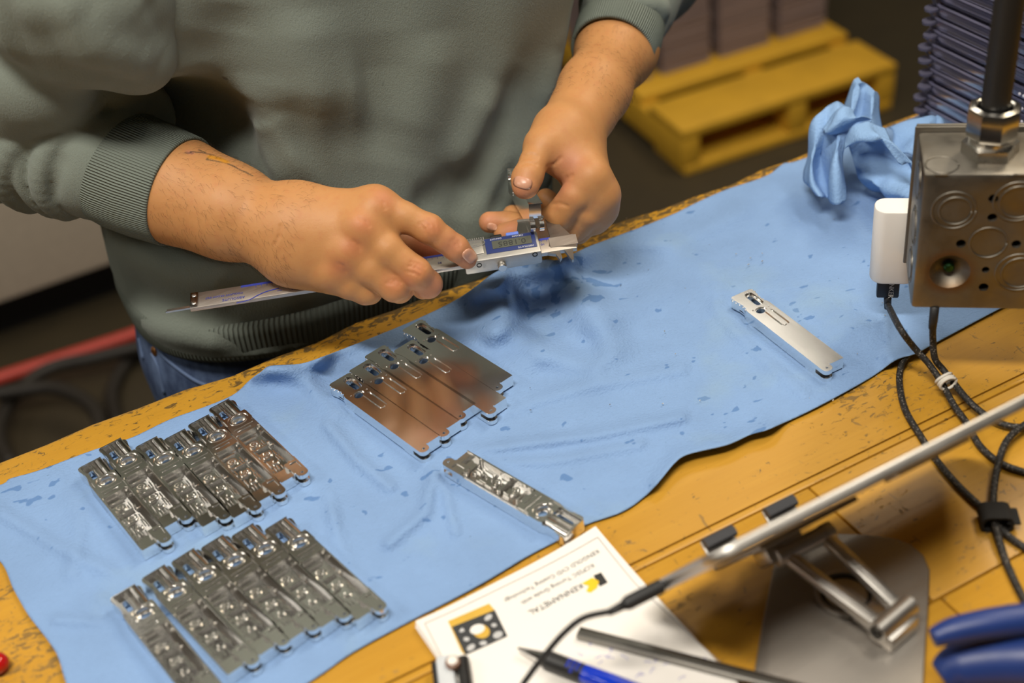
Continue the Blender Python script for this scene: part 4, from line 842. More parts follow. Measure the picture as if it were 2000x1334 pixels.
# top knockout + cord connector
def bt(px, py): d = dv(px, py); t = (BL[2]+BH-CAM[2])/d[2]; p = CAM+d*t-BL; return float(p@bx_), float(p@by_)
x, y = bt(1840, 322); ring_on(MBX, x, y, .0098, .0006, z=BH).build('knockout_rim', GALV, jb, 180)
gx, gy = bt(1938, 322); gy = .027; MG = MBX @ T(gx, gy, BH)
con = MB(); con.prism(circ(0, 0, .0172, 6), 0, .0075, MG); con.lathe([(.0132, .0075), (.0132, .011), (.0125, .0112), (.0132, .0114), (.0125, .0116), (.0132, .0118), (.0125, .012), (.0125, .014)], MG, 24); con = con.build('cord_connector', galv('zinc casting', (.66, .64, .60), .30), jb, 30)
nut = MB(); n8 = 8
rings = [(.0150, .0125), (.0158, .0138), (.0162, .0160), (.0162, .0290), (.0152, .0315), (.0120, .0322), (.0108, .0318), (.0105, .020)]
nut.lathe(rings, MG @ Matrix.Rotation(.2, 4, 'Z'), n8, cap=False); nut.build('compression_nut', galv('polished zinc', (.72, .69, .63), .18), con, 24)
top = ad(1972, 0, .80); base = np.array((MG @ Vector((0, 0, .018)))); dirc = np.array([.012, .010, .25]); 
P = spline([base, base+dirc*.5, base+dirc*1.2+[.002, .002, 0], base+dirc*4, base+[.12, .08, 1.9]], 8)
MB().tube(P, .0088, 18).build('cord', plain('black rubber cord', (.010, .0095, .009), .5), jb, 180)
# charger on the back of the box
WP = plain('white plastic', (.80, .765, .72), .42, var=.03)
cc = ad(1749, 472, .925); chg = thing('usb_charger', 'small white charger block plugged behind the left edge of the steel box', 'charger', cc-np.array([0, 0, .03]))
MCH = Matrix(((bx_[0], by_[0], 0, cc[0]), (bx_[1], by_[1], 0, cc[1]), (0, 0, 1, cc[2]), (0, 0, 0, 1)))
pr = rrect(.0160, .0100, .0085, 7); hz = .0295; cb = MB()
rg_ = [(.94, -hz), (1, -hz+.0015), (1, hz-.0012), (.965, hz)]; n = len(pr)
cb.add([MCH @ Vector((x*s, y*s, z)) for s, z in rg_ for x, y in pr], [(j*n+k, j*n+(k+1) % n, (j+1)*n+(k+1) % n, (j+1)*n+k) for j in range(3) for k in range(n)]+[tuple(range(n))[::-1], tuple(range(3*n, 4*n))]); cb.build('charger_body', WP, chg, 40)
MB().box((.010, .004, .004), (.020, .006, .03), MCH, b=.002).build('charger_neck', WP, chg, 40)
def braid():
    m = NM('black braided cable', .6, 0, (.016, .014, .012)); co = m.co(); w1 = m.noise(m.co((1, 1, 1)), 900, 1); 
    m.set('Base Color', m.mix(m.ramp(w1, [(.62, 0), (.68, 1)]), (.014, .0125, .011), (.22, .19, .16))); m.bump(w1, .6, .0006); return m.m
BRD = braid()
def wire(name, pts, r, label, cat='cable', m=None, group=None):
    P = spline([at(x, y, z) for x, y, z in pts], 8); return tag(MB().tube(P, r, 12).build(name, m or BRD, None, 180), label, cat, group), P
pl0 = at(1741, 571, cc[2]-hz-.0085)
pg = thing('usb_cable', 'black braided cable with a flat plug hanging from the white charger', 'cable', pl0)
MPL = Matrix(((bx_[0], by_[0], 0, cc[0]-bx_[0]*.0025), (bx_[1], by_[1], 0, cc[1]-bx_[1]*.0025), (0, 0, 1, cc[2]-hz-.0085), (0, 0, 0, 1)))
MB().box((0, 0, 0), (.0156, .0065, .0172), MPL, b=.0012).build('plug', plain('black plastic', (.010, .010, .011), .45), pg, 40)
mm = MB(); mm.add(*text_geo('ANKER', .0050, MPL @ T(.0020, -.00335, -.0002) @ Matrix.Rotation(PI/2, 4, 'X') @ Matrix.Rotation(-PI/2, 4, 'Z'))); mm.build('lettering', plain('grey print', (.55, .53, .5), .6), pg)
pb = MPL @ Vector((.0005, 0, -.0084)); MB().tube([pb, pb+Vector((0, 0, -.004)), pb+Vector((.0004, -.0004, -.011))], [.0028, .0027, .0025], 12).build('strain_relief', BLACKM, pg, 180)
zb = TZ+.0024
def wz(pts): return [at(x, y, z) for x, y, z in pts]
P = spline([np.array(pb)+[.0002, -.0002, -.008]]+wz([(1757, 640, .945), (1783, 676, .928), (1812, 708, .918), (1832, 736, .911), (1845, 758, .9075), (1864, 793, .9055), (1888, 826, .904), (1915, 872, .9032), (1955, 905, zb+.0008), (2010, 925, zb), (2080, 940, zb), (2240, 950, zb), (2420, 930, zb)]), 8)
MB().tube(P, .0023, 12).build('cord', BRD, pg, 180)
pg2 = thing('usb_cable', 'black braided cable coming down from underneath the steel box', 'cable', at(1826, 612, .955))
q0 = at(1826, 598, BL[2]+.001); MB().tube([q0, q0-np.array([0, 0, .012]), q0-np.array([0, 0, .018])], [.003, .0029, .0026], 12).build('strain_relief', BLACKM, pg2, 180)
P = spline([q0-np.array([0, 0, .015])]+wz([(1822, 660, .935), (1826, 700, .920), (1842, 722, .912), (1862, 747, .9100), (1889, 780, .9085), (1918, 806, .9062), (1952, 826, .9045), (1990, 834, .9040), (2060, 830, .904), (2220, 810, .904), (2400, 770, .904)]), 8)
MB().tube(P, .0023, 12).build('cord', BRD, pg2, 180)
wire('usb_cable', [(1772, 694, zb+.004), (1760, 716, zb+.0012), (1757, 750, zb), (1768, 800, zb), (1800, 855, zb), (1830, 900, zb), (1868, 945, zb), (1910, 985, zb), (1938, 1006, zb+.0006), (1952, 1030, zb+.001), (1990, 1062, zb), (2060, 1100, zb), (2200, 1150, zb), (2400, 1180, zb)], .0023, 'black braided cable loop emerging from beneath the blue cloth edge')
wire('usb_cable', [(2320, 700, zb), (2160, 750, zb+.003), (2060, 795, zb+.006), (1998, 832, zb+.0065), (1966, 862, zb+.0058), (1950, 905, zb+.0048), (1941, 960, zb+.003), (1941, 1008, zb+.0035), (1950, 1050, zb+.003), (1970, 1110, zb), (2010, 1190, zb), (2060, 1270, zb), (2150, 1400, zb), (2280, 1500, zb)], .0023, 'black braided cable running down the right frame edge through the strap')
bt_ = MB()
for k, (dx, rz) in enumerate(((-3, .3), (2, .1), (6, -.2))):
    c = at(1846+dx, 742+dx*1.2, .9125); A = dv(1850, 748); A = A/np.linalg.norm(A)
    tdir = at(1862, 768, .909)-at(1838, 732, .912); tdir /= np.linalg.norm(tdir); s1 = np.cross(tdir, A); s1 /= np.linalg.norm(s1); s2 = np.cross(tdir, s1); s2 = s2+tdir*rz
    bt_.tube([c+s1*.0056*math.cos(a)+s2*.0042*math.sin(a) for a in np.linspace(0, 2*PI, 20)], .0011, 8)
tag(bt_.build('rubber_band', plain('off white rubber', (.66, .62, .55), .6), None, 180), 'white rubber band tying two black cables together', 'band')
sc0 = at(1944, 1010, TZ+.006); stp = thing('cable_strap', 'black hook and loop strap wrapped round cables on the wood', 'strap', at(1944, 1010))
MS_ = frame(sc0, at(1950, 1040)-at(1935, 985), [0, 0, 1]); FB = plain('black webbing', (.016, .015, .014), .9)
ov = rrect(.0095, .0062, .005, 5); lo_ = MB(); n = len(ov); inn = [(x*.82, y*.78) for x, y in ov]
MR = MS_ @ Matrix.Rotation(PI/2, 4, 'Y')
lo_.add([MR @ Vector((y, x, z)) for z in (-.007, .007) for x, y in ov]+[MR @ Vector((y, x, z)) for z in (-.007, .007) for x, y in inn], [f for k in range(n) for j in [(k+1) % n] for f in ((k, j, n+j, n+k), (2*n+j, 2*n+k, 3*n+k, 3*n+j), (j, k, 2*n+k, 2*n+j), (n+k, n+j, 3*n+j, 3*n+k))]); lo_.build('strap_loop', FB, stp, 40)
MB().box((.0005, .0095, .0010), (.0135, .008, .0016), MS_, b=.0006).build('strap_tail', FB, stp, 40)
# ================================================================== crumpled blue rag
def bez(grid, nu=40, nv=32):                                            # smooth sheet through a grid of points
    G = np.array(grid, float)
    A = np.array([np.array(spline(list(G[i]), 1)) if False else np.array(spline(list(G[i]), max(2, nv//(G.shape[1]-1)))) for i in range(G.shape[0])])
    return np.array([spline(list(A[:, j]), max(2, nu//(G.shape[0]-1))) for j in range(A.shape[1])])
rag = thing('shop_rag', 'crumpled blue rag bunched up near the back edge beside the steel box', 'rag', at(1690, 390))
RAG = cloth_mat('blue rag cloth', (.25, .41, .68), False)
def sheet(grid, name='rag_fold', seed=0):
    S = bez([[ad(*p) for p in row] for row in grid]); n0, n1 = S.shape[:2]
    g2 = np.random.default_rng(seed); nrm = np.cross(np.gradient(S, axis=0), np.gradient(S, axis=1)); nrm /= np.linalg.norm(nrm, axis=2, keepdims=True)+1e-12
    dsp = sum(a*np.sin(S@(g2.normal(size=3)*f)+g2.uniform(0, 6)) for f, a in ((60, .0016), (75, .0014), (110, .0010), (140, .0008), (220, .0004)))
    S = S+nrm*dsp[..., None]
    S[..., 2] = np.maximum(S[..., 2], TZ+.0045)
    fs = [(i*n1+j, i*n1+j+1, (i+1)*n1+j+1, (i+1)*n1+j) for i in range(n0-1) for j in range(n1-1)]
    me = bpy.data.meshes.new(name); me.from_pydata(S.reshape(-1, 3).tolist(), [], fs); me.update(); o = link(name, me, RAG, rag, 180); o.modifiers.new('t', 'SOLIDIFY').thickness = .0008; return o
# tall back flap, standing up and curling over
sheet([[(1632, 246, 1.115), (1640, 215, 1.115), (1652, 185, 1.11), (1664, 158, 1.105), (1676, 152, 1.11)],
       [(1655, 262, 1.085), (1662, 225, 1.082), (1670, 190, 1.085), (1676, 165, 1.09), (1684, 158, 1.10)],
       [(1668, 268, 1.088), (1675, 232, 1.092), (1680, 200, 1.095), (1684, 176, 1.10), (1695, 166, 1.105)],
       [(1700, 276, 1.075), (1702, 240, 1.072), (1704, 210, 1.075), (1706, 188, 1.08), (1710, 176, 1.09)],
       [(1724, 300, 1.09), (1723, 255, 1.092), (1722, 215, 1.095), (1720, 192, 1.10), (1716, 182, 1.11)]], seed=1)
# left hanging folds
sheet([[(1578, 290, 1.10), (1575, 310, 1.10), (1566, 335, 1.10), (1566, 355, 1.10), (1576, 366, 1.095)],
       [(1592, 238, 1.085), (1590, 280, 1.075), (1584, 320, 1.07), (1586, 360, 1.065), (1600, 384, 1.06)],
       [(1618, 205, 1.09), (1612, 255, 1.08), (1604, 305, 1.088), (1606, 350, 1.085), (1616, 386, 1.07)],
       [(1640, 195, 1.085), (1638, 250, 1.062), (1630, 300, 1.055), (1630, 350, 1.05), (1632, 400, 1.05)],
       [(1664, 212, 1.09), (1664, 255, 1.07), (1652, 300, 1.065), (1646, 350, 1.06), (1646, 394, 1.055)]], seed=2)
# small twisted fold in front
sheet([[(1604, 252, 1.075), (1622, 222, 1.07), (1644, 210, 1.068), (1662, 214, 1.07)], [(1610, 258, 1.060), (1632, 240, 1.052), (1652, 226, 1.050), (1676, 222, 1.055)],
       [(1618, 260, 1.062), (1640, 252, 1.055), (1664, 242, 1.053), (1690, 230, 1.056)], [(1632, 256, 1.075), (1650, 256, 1.07), (1676, 246, 1.065), (1704, 236, 1.07)]], seed=3)
# arch from the centre to the right front
sheet([[(1652, 262, 1.06), (1672, 240, 1.052), (1700, 232, 1.05), (1730, 250, 1.055)],
       [(1650, 290, 1.045), (1680, 262, 1.032), (1712, 256, 1.03), (1750, 282, 1.035)],
       [(1668, 272, 1.040), (1694, 274, 1.024), (1724, 272, 1.02), (1768, 318, 1.02)],
       [(1690, 276, 1.045), (1706, 268, 1.03), (1740, 290, 1.03), (1790, 346, 1.03)]], seed=4)
# shaded inner folds and the roll resting on the table
sheet([[(1652, 268, 1.07), (1690, 262, 1.075), (1735, 275, 1.07), (1770, 300, 1.06)],
       [(1662, 300, 1.085), (1700, 300, 1.085), (1740, 310, 1.075), (1785, 330, 1.06)],
       [(1672, 330, 1.08), (1705, 345, 1.065), (1745, 350, 1.05), (1790, 360, 1.05)],
       [(1678, 345, 1.085), (1712, 368, 1.06), (1752, 384, 1.045), (1800, 392, 1.045)],
       [(1690, 350, 1.10), (1716, 375, 1.09), (1756, 392, 1.08), (1800, 400, 1.08)]], seed=5)
# right flap
sheet([[(1726, 300, 1.08), (1740, 276, 1.085), (1744, 258, 1.09), (1736, 250, 1.10)],
       [(1770, 300, 1.065), (1782, 262, 1.07), (1790, 242, 1.08), (1784, 236, 1.09)],
       [(1800, 310, 1.06), (1808, 275, 1.065), (1816, 238, 1.075), (1814, 230, 1.09)],
       [(1820, 310, 1.075), (1824, 280, 1.085), (1828, 244, 1.09), (1826, 232, 1.10)],
       [(1852, 320, 1.07), (1848, 290, 1.075), (1840, 252, 1.08), (1832, 234, 1.09)],
       [(1890, 330, 1.07), (1880, 300, 1.07), (1866, 284, 1.08), (1850, 280, 1.09)]], seed=6)
# ================================================================== stack of clear trays on the table
def clear_plastic():
    m = NM('clear violet tinted plastic', .16, 0, (.50, .50, .72), .5); m.b.inputs['Transmission Weight'].default_value = .55; m.b.inputs['IOR'].default_value = 1.2
    co = m.co(); n1 = m.noise(m.co((3, 3, 160)), 3, 3); m.set('Base Color', m.mix(m.ramp(n1, [(.35, 0), (.65, 1)]), (.07, .075, .14), (.26, .25, .36))); return m.m
CLR = clear_plastic(); s0 = at(1745, 240, TZ); 
tx0, ty1 = float(s0[0])+.008, .800; TL, TD, PIT = .30, .25, .0118
pl_ = [(x+TL/2, y-TD/2) for x, y in rrect(TL/2, TD/2, .030, 5)]
def tray_mesh():
    n = len(pl_); c = np.array([TL/2, -TD/2]); m = MB(); pr = [(1.008, .0095, 0), (1.013, .0102, 0), (1.008, .0109, 0), (1.0, .0113, 0), (.998, .0070, 0), (.996, .0022, 0), (.990, .0003, 0), (.97, 0, 0)]
    vs = []
    for s, z, _ in pr:
        for x, y in pl_: d = np.array([x, y])-c; L_ = np.linalg.norm(d); off = (s-1)*.15; q = c+d*(1+off/L_); vs.append((q[0], q[1], z))
    fs = [(j*n+k, j*n+(k+1) % n, (j+1)*n+(k+1) % n, (j+1)*n+k) for j in range(len(pr)-1) for k in range(n)]+[tuple(range((len(pr)-1)*n, len(pr)*n))]
    m.add(vs, fs)
    tp = stadium(-.0085, .006, -.030, .0058, 8); m.prism([(x, y+.010) for x, y in tp], .0052, .0075)        # finger tab by the back corner
    return m
tm = tray_mesh().mesh('tray'); shade(tm, 50); tm.materials.append(CLR)
nb = MB()
for k in range(4): nb.lathe([(.0014, 0), (.0012, .0008), (.0002, .0011)], Matrix(((0, 0, -1, -.0006), (1, 0, 0, -.125-k*.0045), (0, 1, 0, .0045), (0, 0, 0, 1))), 8)
nbm = nb.mesh('nubs'); nbm.materials.append(plain('pale glint plastic', (.72, .70, .78), .25))  # pale colour puts tiny glints on the embossed nubs
NT = 17
for i in range(NT):
    o = thing('plastic_tray', '', 'tray', (tx0+rng.uniform(-.0016, .0016), ty1+rng.uniform(-.002, .002), TZ+.0040+i*PIT), 'clear plastic trays stacked behind the rag', (0, 0, rng.uniform(-.006, .006)))
    ordn = ('lowest', 'second lowest', 'third lowest', 'fourth lowest', 'fifth lowest', 'sixth lowest', 'seventh lowest', 'eighth lowest', 'ninth lowest', 'tenth lowest', 'eleventh lowest', 'twelfth lowest', 'thirteenth lowest', 'fourth from top', 'third from top', 'second from top', 'topmost')[i]
    o['label'] = ordn+' clear violet plastic tray in the tall tray stack behind the rag'
    b_ = bpy.data.objects.new('tray_body', tm); COL.objects.link(b_); b_.parent = o
    e_ = bpy.data.objects.new('nub_row', nbm); COL.objects.link(e_); e_.parent = o; e_.location = (0, rng.uniform(-.01, .0), 0)
# ================================================================== yellow pallet with blurred stacks
Q = at(1321, 349, 0); PZ = float(aty(1330, 256, Q[1])[2]); FL, FR = at(1332, 258, PZ), at(1752, 124, PZ); print('pallet top', PZ, 'len', np.linalg.norm(FR-FL))
pxd = FR-FL; PLn = np.linalg.norm(pxd); pxd /= PLn; MP = frame([FL[0], FL[1], 0], pxd, [0, 0, 1])
YEL = plain('yellow painted pallet wood', (.60, .335, .022), .65, var=.2, scale=12)
pal = thing('wooden_pallet', 'yellow painted wooden pallet on the floor behind the table', 'pallet', FL*[1, 1, 0])
bw, gap = .150, .040; nb_ = 5; PDp = nb_*bw+(nb_-1)*gap; bt2 = .020
for k in range(nb_): MB().box((PLn/2+.004*(k % 2), bw/2+k*(bw+gap), PZ-bt2/2), (PLn, bw, bt2), MP, b=.003).build('deck_board', YEL, pal, 40)
for x in (.022, .294, PLn-.023): MB().box((x, PDp/2, PZ-bt2-(PZ-2*bt2-.002)/2), (.044, PDp-.004, PZ-2*bt2-.002), MP, b=.002).build('stringer', YEL, pal, 40)
for y in (.07, PDp/2, PDp-.07): MB().box((PLn/2, y, bt2/2+.001), (PLn-.01, .14, bt2), MP, b=.003).build('bottom_board', YEL, pal, 40)
def stackm():
    m = NM('dull tray edges', .5, 0, (.14, .11, .11)); sep = m.n('ShaderNodeSeparateXYZ', {0: m.co()}); f = m.noise(m.co((2, 2, 90)), 3, 3)
    m.set('Base Color', m.mix(f, (.12, .088, .10), (.40, .30, .27))); return m.m
STK = stackm()
def stack_at(pxl, pxr, label, dz=.62):
    a, b = at(pxl[0], pxl[1], PZ), at(pxr[0], pxr[1], PZ); d = b-a; L_ = np.linalg.norm(d); M = frame(a+[0, 0, 0], d, [0, 0, 1]); m = MB(); n = int(dz/.006)
    for k in range(n):
        j = rng.uniform(-.002, .002, 2); m.box((L_/2+j[0], .16+j[1], .0008+k*.006+.0026), (L_-.004*(k % 2), .30-.006*(k % 2), .0050), M)
    o = m.build('tray_stack', STK, None); tag(o, label, 'tray stack', 'blurred tray stacks on the pallet', 'stuff'); return o
stack_at((1210, 175), (1276, 157), 'blurred tray stack at the left end of the yellow pallet, beside the sleeve')
stack_at((1300, 150), (1392, 121), 'blurred tray stack second from left on the yellow pallet')
stack_at((1412, 116), (1508, 86), 'blurred tray stack third from left on the yellow pallet')
stack_at((1528, 80), (1616, 52), 'blurred tray stack at the right end of the yellow pallet')
# ================================================================== tablet and folding stand
TLEN, TDEP, TTH = .236, .122, .0066
NLc = ad(1391, 1094, .640); t2 = at(1990, 790, NLc[2]); txd = t2-NLc; txd /= np.linalg.norm(txd)
tv = CAM-(NLc+txd*.1); tv -= txd*(tv@txd); tv /= np.linalg.norm(tv)                          # up the slope, towards the viewer's side
tnn = np.cross(txd, tv); tnn = tnn if tnn[2] > 0 else -tnn
LL = NLc-tv*TDEP; print('tablet low edge z', LL[2])
MTB = Matrix(((txd[0], tv[0], tnn[0], LL[0]), (txd[1], tv[1], tnn[1], LL[1]), (txd[2], tv[2], tnn[2], LL[2]), (0, 0, 0, 1)))
SIL = alu('brushed silver casing', (.58, .555, .52), .40); SIL2 = alu('anodised silver', (.33, .305, .275), .52)
tab = thing('tablet', 'large slim silver tablet seen edge-on, leaning on the stand in the foreground', 'tablet', LL)
pr = [(x+TLEN/2, y+TDEP/2) for x, y in rrect(TLEN/2, TDEP/2, .016, 6)]; n = len(pr); c0 = np.array([TLEN/2, TDEP/2]); tb_m = MB(); vs = []
prof = [(.0016, -.5), (.0004, -.42), (0, -.3), (0, .3), (.0004, .42), (.0014, .5)]
for ins, zz in prof:
    for x, y in pr: d = np.array([x, y])-c0; q = c0+d*(1-ins/np.linalg.norm(d)); vs.append(MTB @ Vector((q[0], q[1], zz*TTH)))
m_ = len(prof); tb_m.add(vs, [(j*n+k, j*n+(k+1) % n, (j+1)*n+(k+1) % n, (j+1)*n+k) for j in range(m_-1) for k in range(n)]+[tuple(range(n))[::-1], tuple(range((m_-1)*n, m_*n))]); tb_m.build('casing', SIL, tab, 40)
MB().prism([(TLEN/2+(x-TLEN/2)*.985, TDEP/2+(y-TDEP/2)*.98) for x, y in pr], TTH*.5, TTH*.5+.0003, MTB).build('screen', plain('black screen glass', (.012, .012, .014), .08), tab, 30)
MB().box((.150, .094, -TTH*.5-.0010), (.050, .016, .0020), MTB, b=.0008).build('camera_bump', SIL, tab, 40)
# stand
st = thing('tablet_stand', 'folding silver metal tablet stand with square base plate and twin arms', 'stand', at(1640, 1190))
def tz(px, py, z): return at(px, py, TZ+z)
base_pts = [(1512, 1098), (1526, 1060), (1560, 1044), (1600, 1040), (1690, 1043), (1745, 1050), (1778, 1062), (1803, 1083), (1816, 1112), (1814, 1170), (1808, 1260), (1800, 1400), (1790, 1440), (1500, 1440), (1468, 1400), (1470, 1330), (1490, 1210)]
bp = [tz(*p, .005) for p in base_pts]; c_ = np.mean(bp, 0); m = MB(); n = len(bp)
vs = [tuple(p*[1, 1, 0]+[0, 0, TZ+.0006]) for p in bp]+[tuple(p*[1, 1, 0]+[0, 0, TZ+.0044]) for p in bp]+[tuple((c_+(p-c_)*.985)*[1, 1, 0]+[0, 0, TZ+.0050]) for p in bp]
m.add(vs, [tuple(range(n))[::-1]]+[(j*n+k, j*n+(k+1) % n, (j+1)*n+(k+1) % n, (j+1)*n+k) for j in range(2) for k in range(n)]+[tuple(range(2*n, 3*n))])
if Vector(np.cross(bp[1]-bp[0], bp[2]-bp[1]))[2] < 0: m.f = [f[::-1] for f in m.f]
m.build('base_plate', SIL2, st, 30)
rc_ = tz(1652, 1163, .005); rr_ = np.linalg.norm(tz(1714, 1160, .005)-tz(1590, 1166, .005))/2; MR_ = T(*rc_)
MB().lathe([(rr_, 0), (rr_, .0022), (rr_-.0012, .0030), (rr_-.0030, .0030), (rr_-.0036, .0014), (rr_-.006, .0012), (.001, .0012)], MR_, 48).build('swivel_disc', SIL2, st, 30)
MB().lathe([(rr_-.0036, .0013), (rr_-.0036, .0020), (rr_-.0058, .0020), (rr_-.0058, .0013)], MR_, 48, cap=False).build('swivel_gap', BLACKM, st, 30)
hA, hB = tz(1716, 1236, .016), tz(1772, 1188, .016)                     # hinge axis ends
hd = hB-hA; hL = np.linalg.norm(hd); hd /= hL; MHG = frame((hA+hB)/2, hd, [0, 0, 1])
MB().box((0, -.001, -.0052), (hL*.96, .016, .0115), MHG, b=.0018).box((0, .010, -.009), (hL*.7, .022, .004), MHG, b=.001).build('hinge_block', SIL, st, 40)
MB().tube([MHG @ Vector((x, 0, .002)) for x in (-hL*.58, hL*.58)], .0062, 20).build('hinge_pin', SIL, st, 40)
for s in (-1, 1): MB().lathe([(.0040, 0), (.0040, .0012), (.0020, .0013), (.0018, .0002)], MHG @ T(s*hL*.58, 0, .002) @ Matrix.Rotation(s*PI/2, 4, 'Y'), 18).build('hinge_cap', plain('dark pin', (.08, .075, .07), .4, 1), st, 30)
aA, aB = tz(1532, 1082, .036), tz(1608, 1044, .036)                      # upper ends of the arms
for p, q in ((hA+hd*.004, aA), (hB-hd*.004, aB)):
    d = q-p; L_ = np.linalg.norm(d); Ma = frame(p+d*.5, d, [0, 0, 1]); MB().box((0, 0, 0), (L_+.010, .0085, .0062), Ma, b=.0018).build('arm', SIL, st, 40)
    MB().box((.004, 0, .0034), (L_*.86, .0030, .0012), Ma, b=.0005).build('arm_rib', SIL, st, 40)
kd = aB-aA; kL = np.linalg.norm(kd); kd /= kL; MK = frame((aA+aB)/2, kd, [0, 0, 1])
MB().tube([MK @ Vector((x, 0, 0)) for x in (-kL*.62, kL*.62)], .0052, 18).build('upper_pin', SIL, st, 40)
for s in (-1, 1): MB().lathe([(.0058, -.003), (.0058, .003), (.004, .0036)], MK @ T(s*kL*.60, 0, 0) @ Matrix.Rotation(s*PI/2, 4, 'Y'), 18).build('pin_boss', SIL, st, 30)
# cradle plate behind the tablet with two hooked lips at its lower edge
def tl(X, off=0.): q = np.array(X)-LL; return float(q@txd), float(q@tv)
def on_tab(px, py, n_=0.):                                              # where a photo point meets the tablet's lower edge line (along it)
    d = dv(px, py); A = np.stack([d, -txd, -tnn], 1); t, a, b = np.linalg.solve(A, LL-CAM); return a
c1, c2 = on_tab(1423, 1085), on_tab(1541, 1022); cm = (c1+c2)/2
MB().box((cm, .034, -TTH/2-.0022), (c2-c1+.022, .066, .0030), MTB, b=.001).build('cradle_plate', SIL2, st, 40)
MB().box((cm, .018, -TTH/2-.0085), (.026, .020, .0110), MTB, b=.002).build('cradle_block', SIL, st, 40)
for a in (c1, c2):
    MB().box((a, -.0034, .0030), (.0215, .0026, .0190), MTB, b=.001).build('lip', SIL, st, 40)
    sec = [(-.0030, .0090), (-.0030, .0128), (.0008, .0134), (.0034, .0112), (.0036, .0075), (.0016, .0062), (-.0004, .0078)]
    MB().prism([(y, z) for y, z in sec], -.0104, .0104, MTB @ T(a, 0, 0) @ Matrix(((0, 0, 1, 0), (1, 0, 0, 0), (0, 1, 0, 0), (0, 0, 0, 1)))).build('rubber_pad', plain('charcoal rubber', (.045, .045, .05), .5), st, 30)
# cable plugged into the tablet's left short edge
pa = LL+tv*TDEP*.42; 
tc = thing('charging_cable', 'thin black cable plugged into the left end of the tablet', 'cable', pa)
MB().tube([pa+txd*.002, pa-txd*.003, pa-txd*.0031, pa-txd*.024, pa-txd*.0265], [.0022, .0022, .0040, .0040, .0030], 14).build('plug', BLACKM, tc, 40)
MB().tube([pa-txd*.026, pa-txd*.036], [.0026, .0020], 12).build('strain_relief', BLACKM, tc, 180)
D0 = float((pa-CAM)@WX); e0 = pa-txd*.034
P = spline([pa-txd*.020, pa-txd*.030, e0]+[ad(1140, 1207, .700), ad(1100, 1238, .703), ad(1062, 1282, .706), ad(1036, 1316, .708), ad(1014, 1350, .708), ad(985, 1420, .705)], 8)
MB().tube(P, .0017, 10).build('cord', BLACKM, tc, 180)
# ================================================================== notepad card with print
PZ0 = TZ+.0008
pad_c = [at(812, 1217, TZ+.004), at(1164, 1038, TZ+.004), at(1424, 1300, TZ+.004)]
pu = pad_c[1]-pad_c[0]; PWD = np.linalg.norm(pu); pu /= PWD; pvv = pad_c[2]-pad_c[1]; pvv -= pu*(pvv@pu); pvv /= np.linalg.norm(pvv); PHT = .175
print('pad width', PWD, 'visible', np.linalg.norm(pad_c[2]-pad_c[1]))
PAPER = plain('white paper', (.80, .765, .72), .75, var=.025, scale=20)
pad = thing('notepad', 'white printed notepad lying upside down on the wood at bottom centre', 'notepad', pad_c[0])
def PM(z): return Matrix(((pu[0], pvv[0], 0, pad_c[0][0]), (pu[1], pvv[1], 0, pad_c[0][1]), (pu[2]*0, 0, 1, TZ+z), (0, 0, 0, 1)))
def sheet_mesh(z, dx=0, dy=0, curl=.004, th=.0004, rot=0.):
    nu_, nv_ = 20, 14; m = MB(); vs = []
    M = PM(z) @ T(dx, dy, 0) @ Matrix.Rotation(rot, 4, 'Z')
    def hz(x, y): return curl*max(0, (x/PWD-.55)/.45)**2*max(0, 1-y/.05)**1.5+curl*.35*max(0, 1-x/.03)**2*max(0, 1-y/.06)
    for s in (0, -th):
        for i in range(nu_+1):
            for j in range(nv_+1): x, y = PWD*i/nu_, PHT*j/nv_; vs.append(M @ Vector((x, y, hz(x, y)+s)))
    K = (nu_+1)*(nv_+1); q = lambda i, j, s=0: s*K+i*(nv_+1)+j
    fs = [(q(i, j), q(i+1, j), q(i+1, j+1), q(i, j+1)) for i in range(nu_) for j in range(nv_)]+[(q(i, j, 1), q(i, j+1, 1), q(i+1, j+1, 1), q(i+1, j, 1)) for i in range(nu_) for j in range(nv_)]
    for i in range(nu_): fs += [(q(i, 0), q(i, 0, 1), q(i+1, 0, 1), q(i+1, 0)), (q(i, nv_), q(i+1, nv_), q(i+1, nv_, 1), q(i, nv_, 1))]
    for j in range(nv_): fs += [(q(0, j), q(0, j+1), q(0, j+1, 1), q(0, j, 1)), (q(nu_, j), q(nu_, j, 1), q(nu_, j+1, 1), q(nu_, j+1))]
    m.add(vs, fs); return m, hz
for k in range(6): m, _ = sheet_mesh(.0010+k*.0005, rng.uniform(-.0012, .0008), rng.uniform(0, .0012), .0010+.0005*k, .0004, rng.uniform(-.006, .006)); m.build('page', PAPER, pad, 30)
m, hz_ = sheet_mesh(.0042, 0, 0, .0045); m.build('cover_page', PAPER, pad, 60)
def pl2(px, py): d = at(px, py, TZ+.0044)-pad_c[0]; return float(d@pu), float(d@pvv)
def on_pad(geo_): 
    vs, fs = geo_; out = []
    for v in vs: out.append(PM(.0043) @ Vector((v[0], v[1], v[2]+hz_(v[0], v[1]))))
    return out, fs
def pad_text(t_, q, size, bold=0.):
    x, y = pl2(*q); M = Matrix(((-1, 0, 0, x), (0, 1, 0, y), (0, 0, -1, .0001), (0, 0, 0, 1))); return on_pad(text_geo(t_, size, M))
def pad_poly(pts, z=.00008, th=.00006):
    m = MB(); m.prism([pl2(*p) for p in pts], z, z+th); return on_pad((m.v, m.f))
def pad_print(items, mat_, name):
    m = MB()
    for g in items: m.add(*g)
    return m.build(name, mat_, pad)

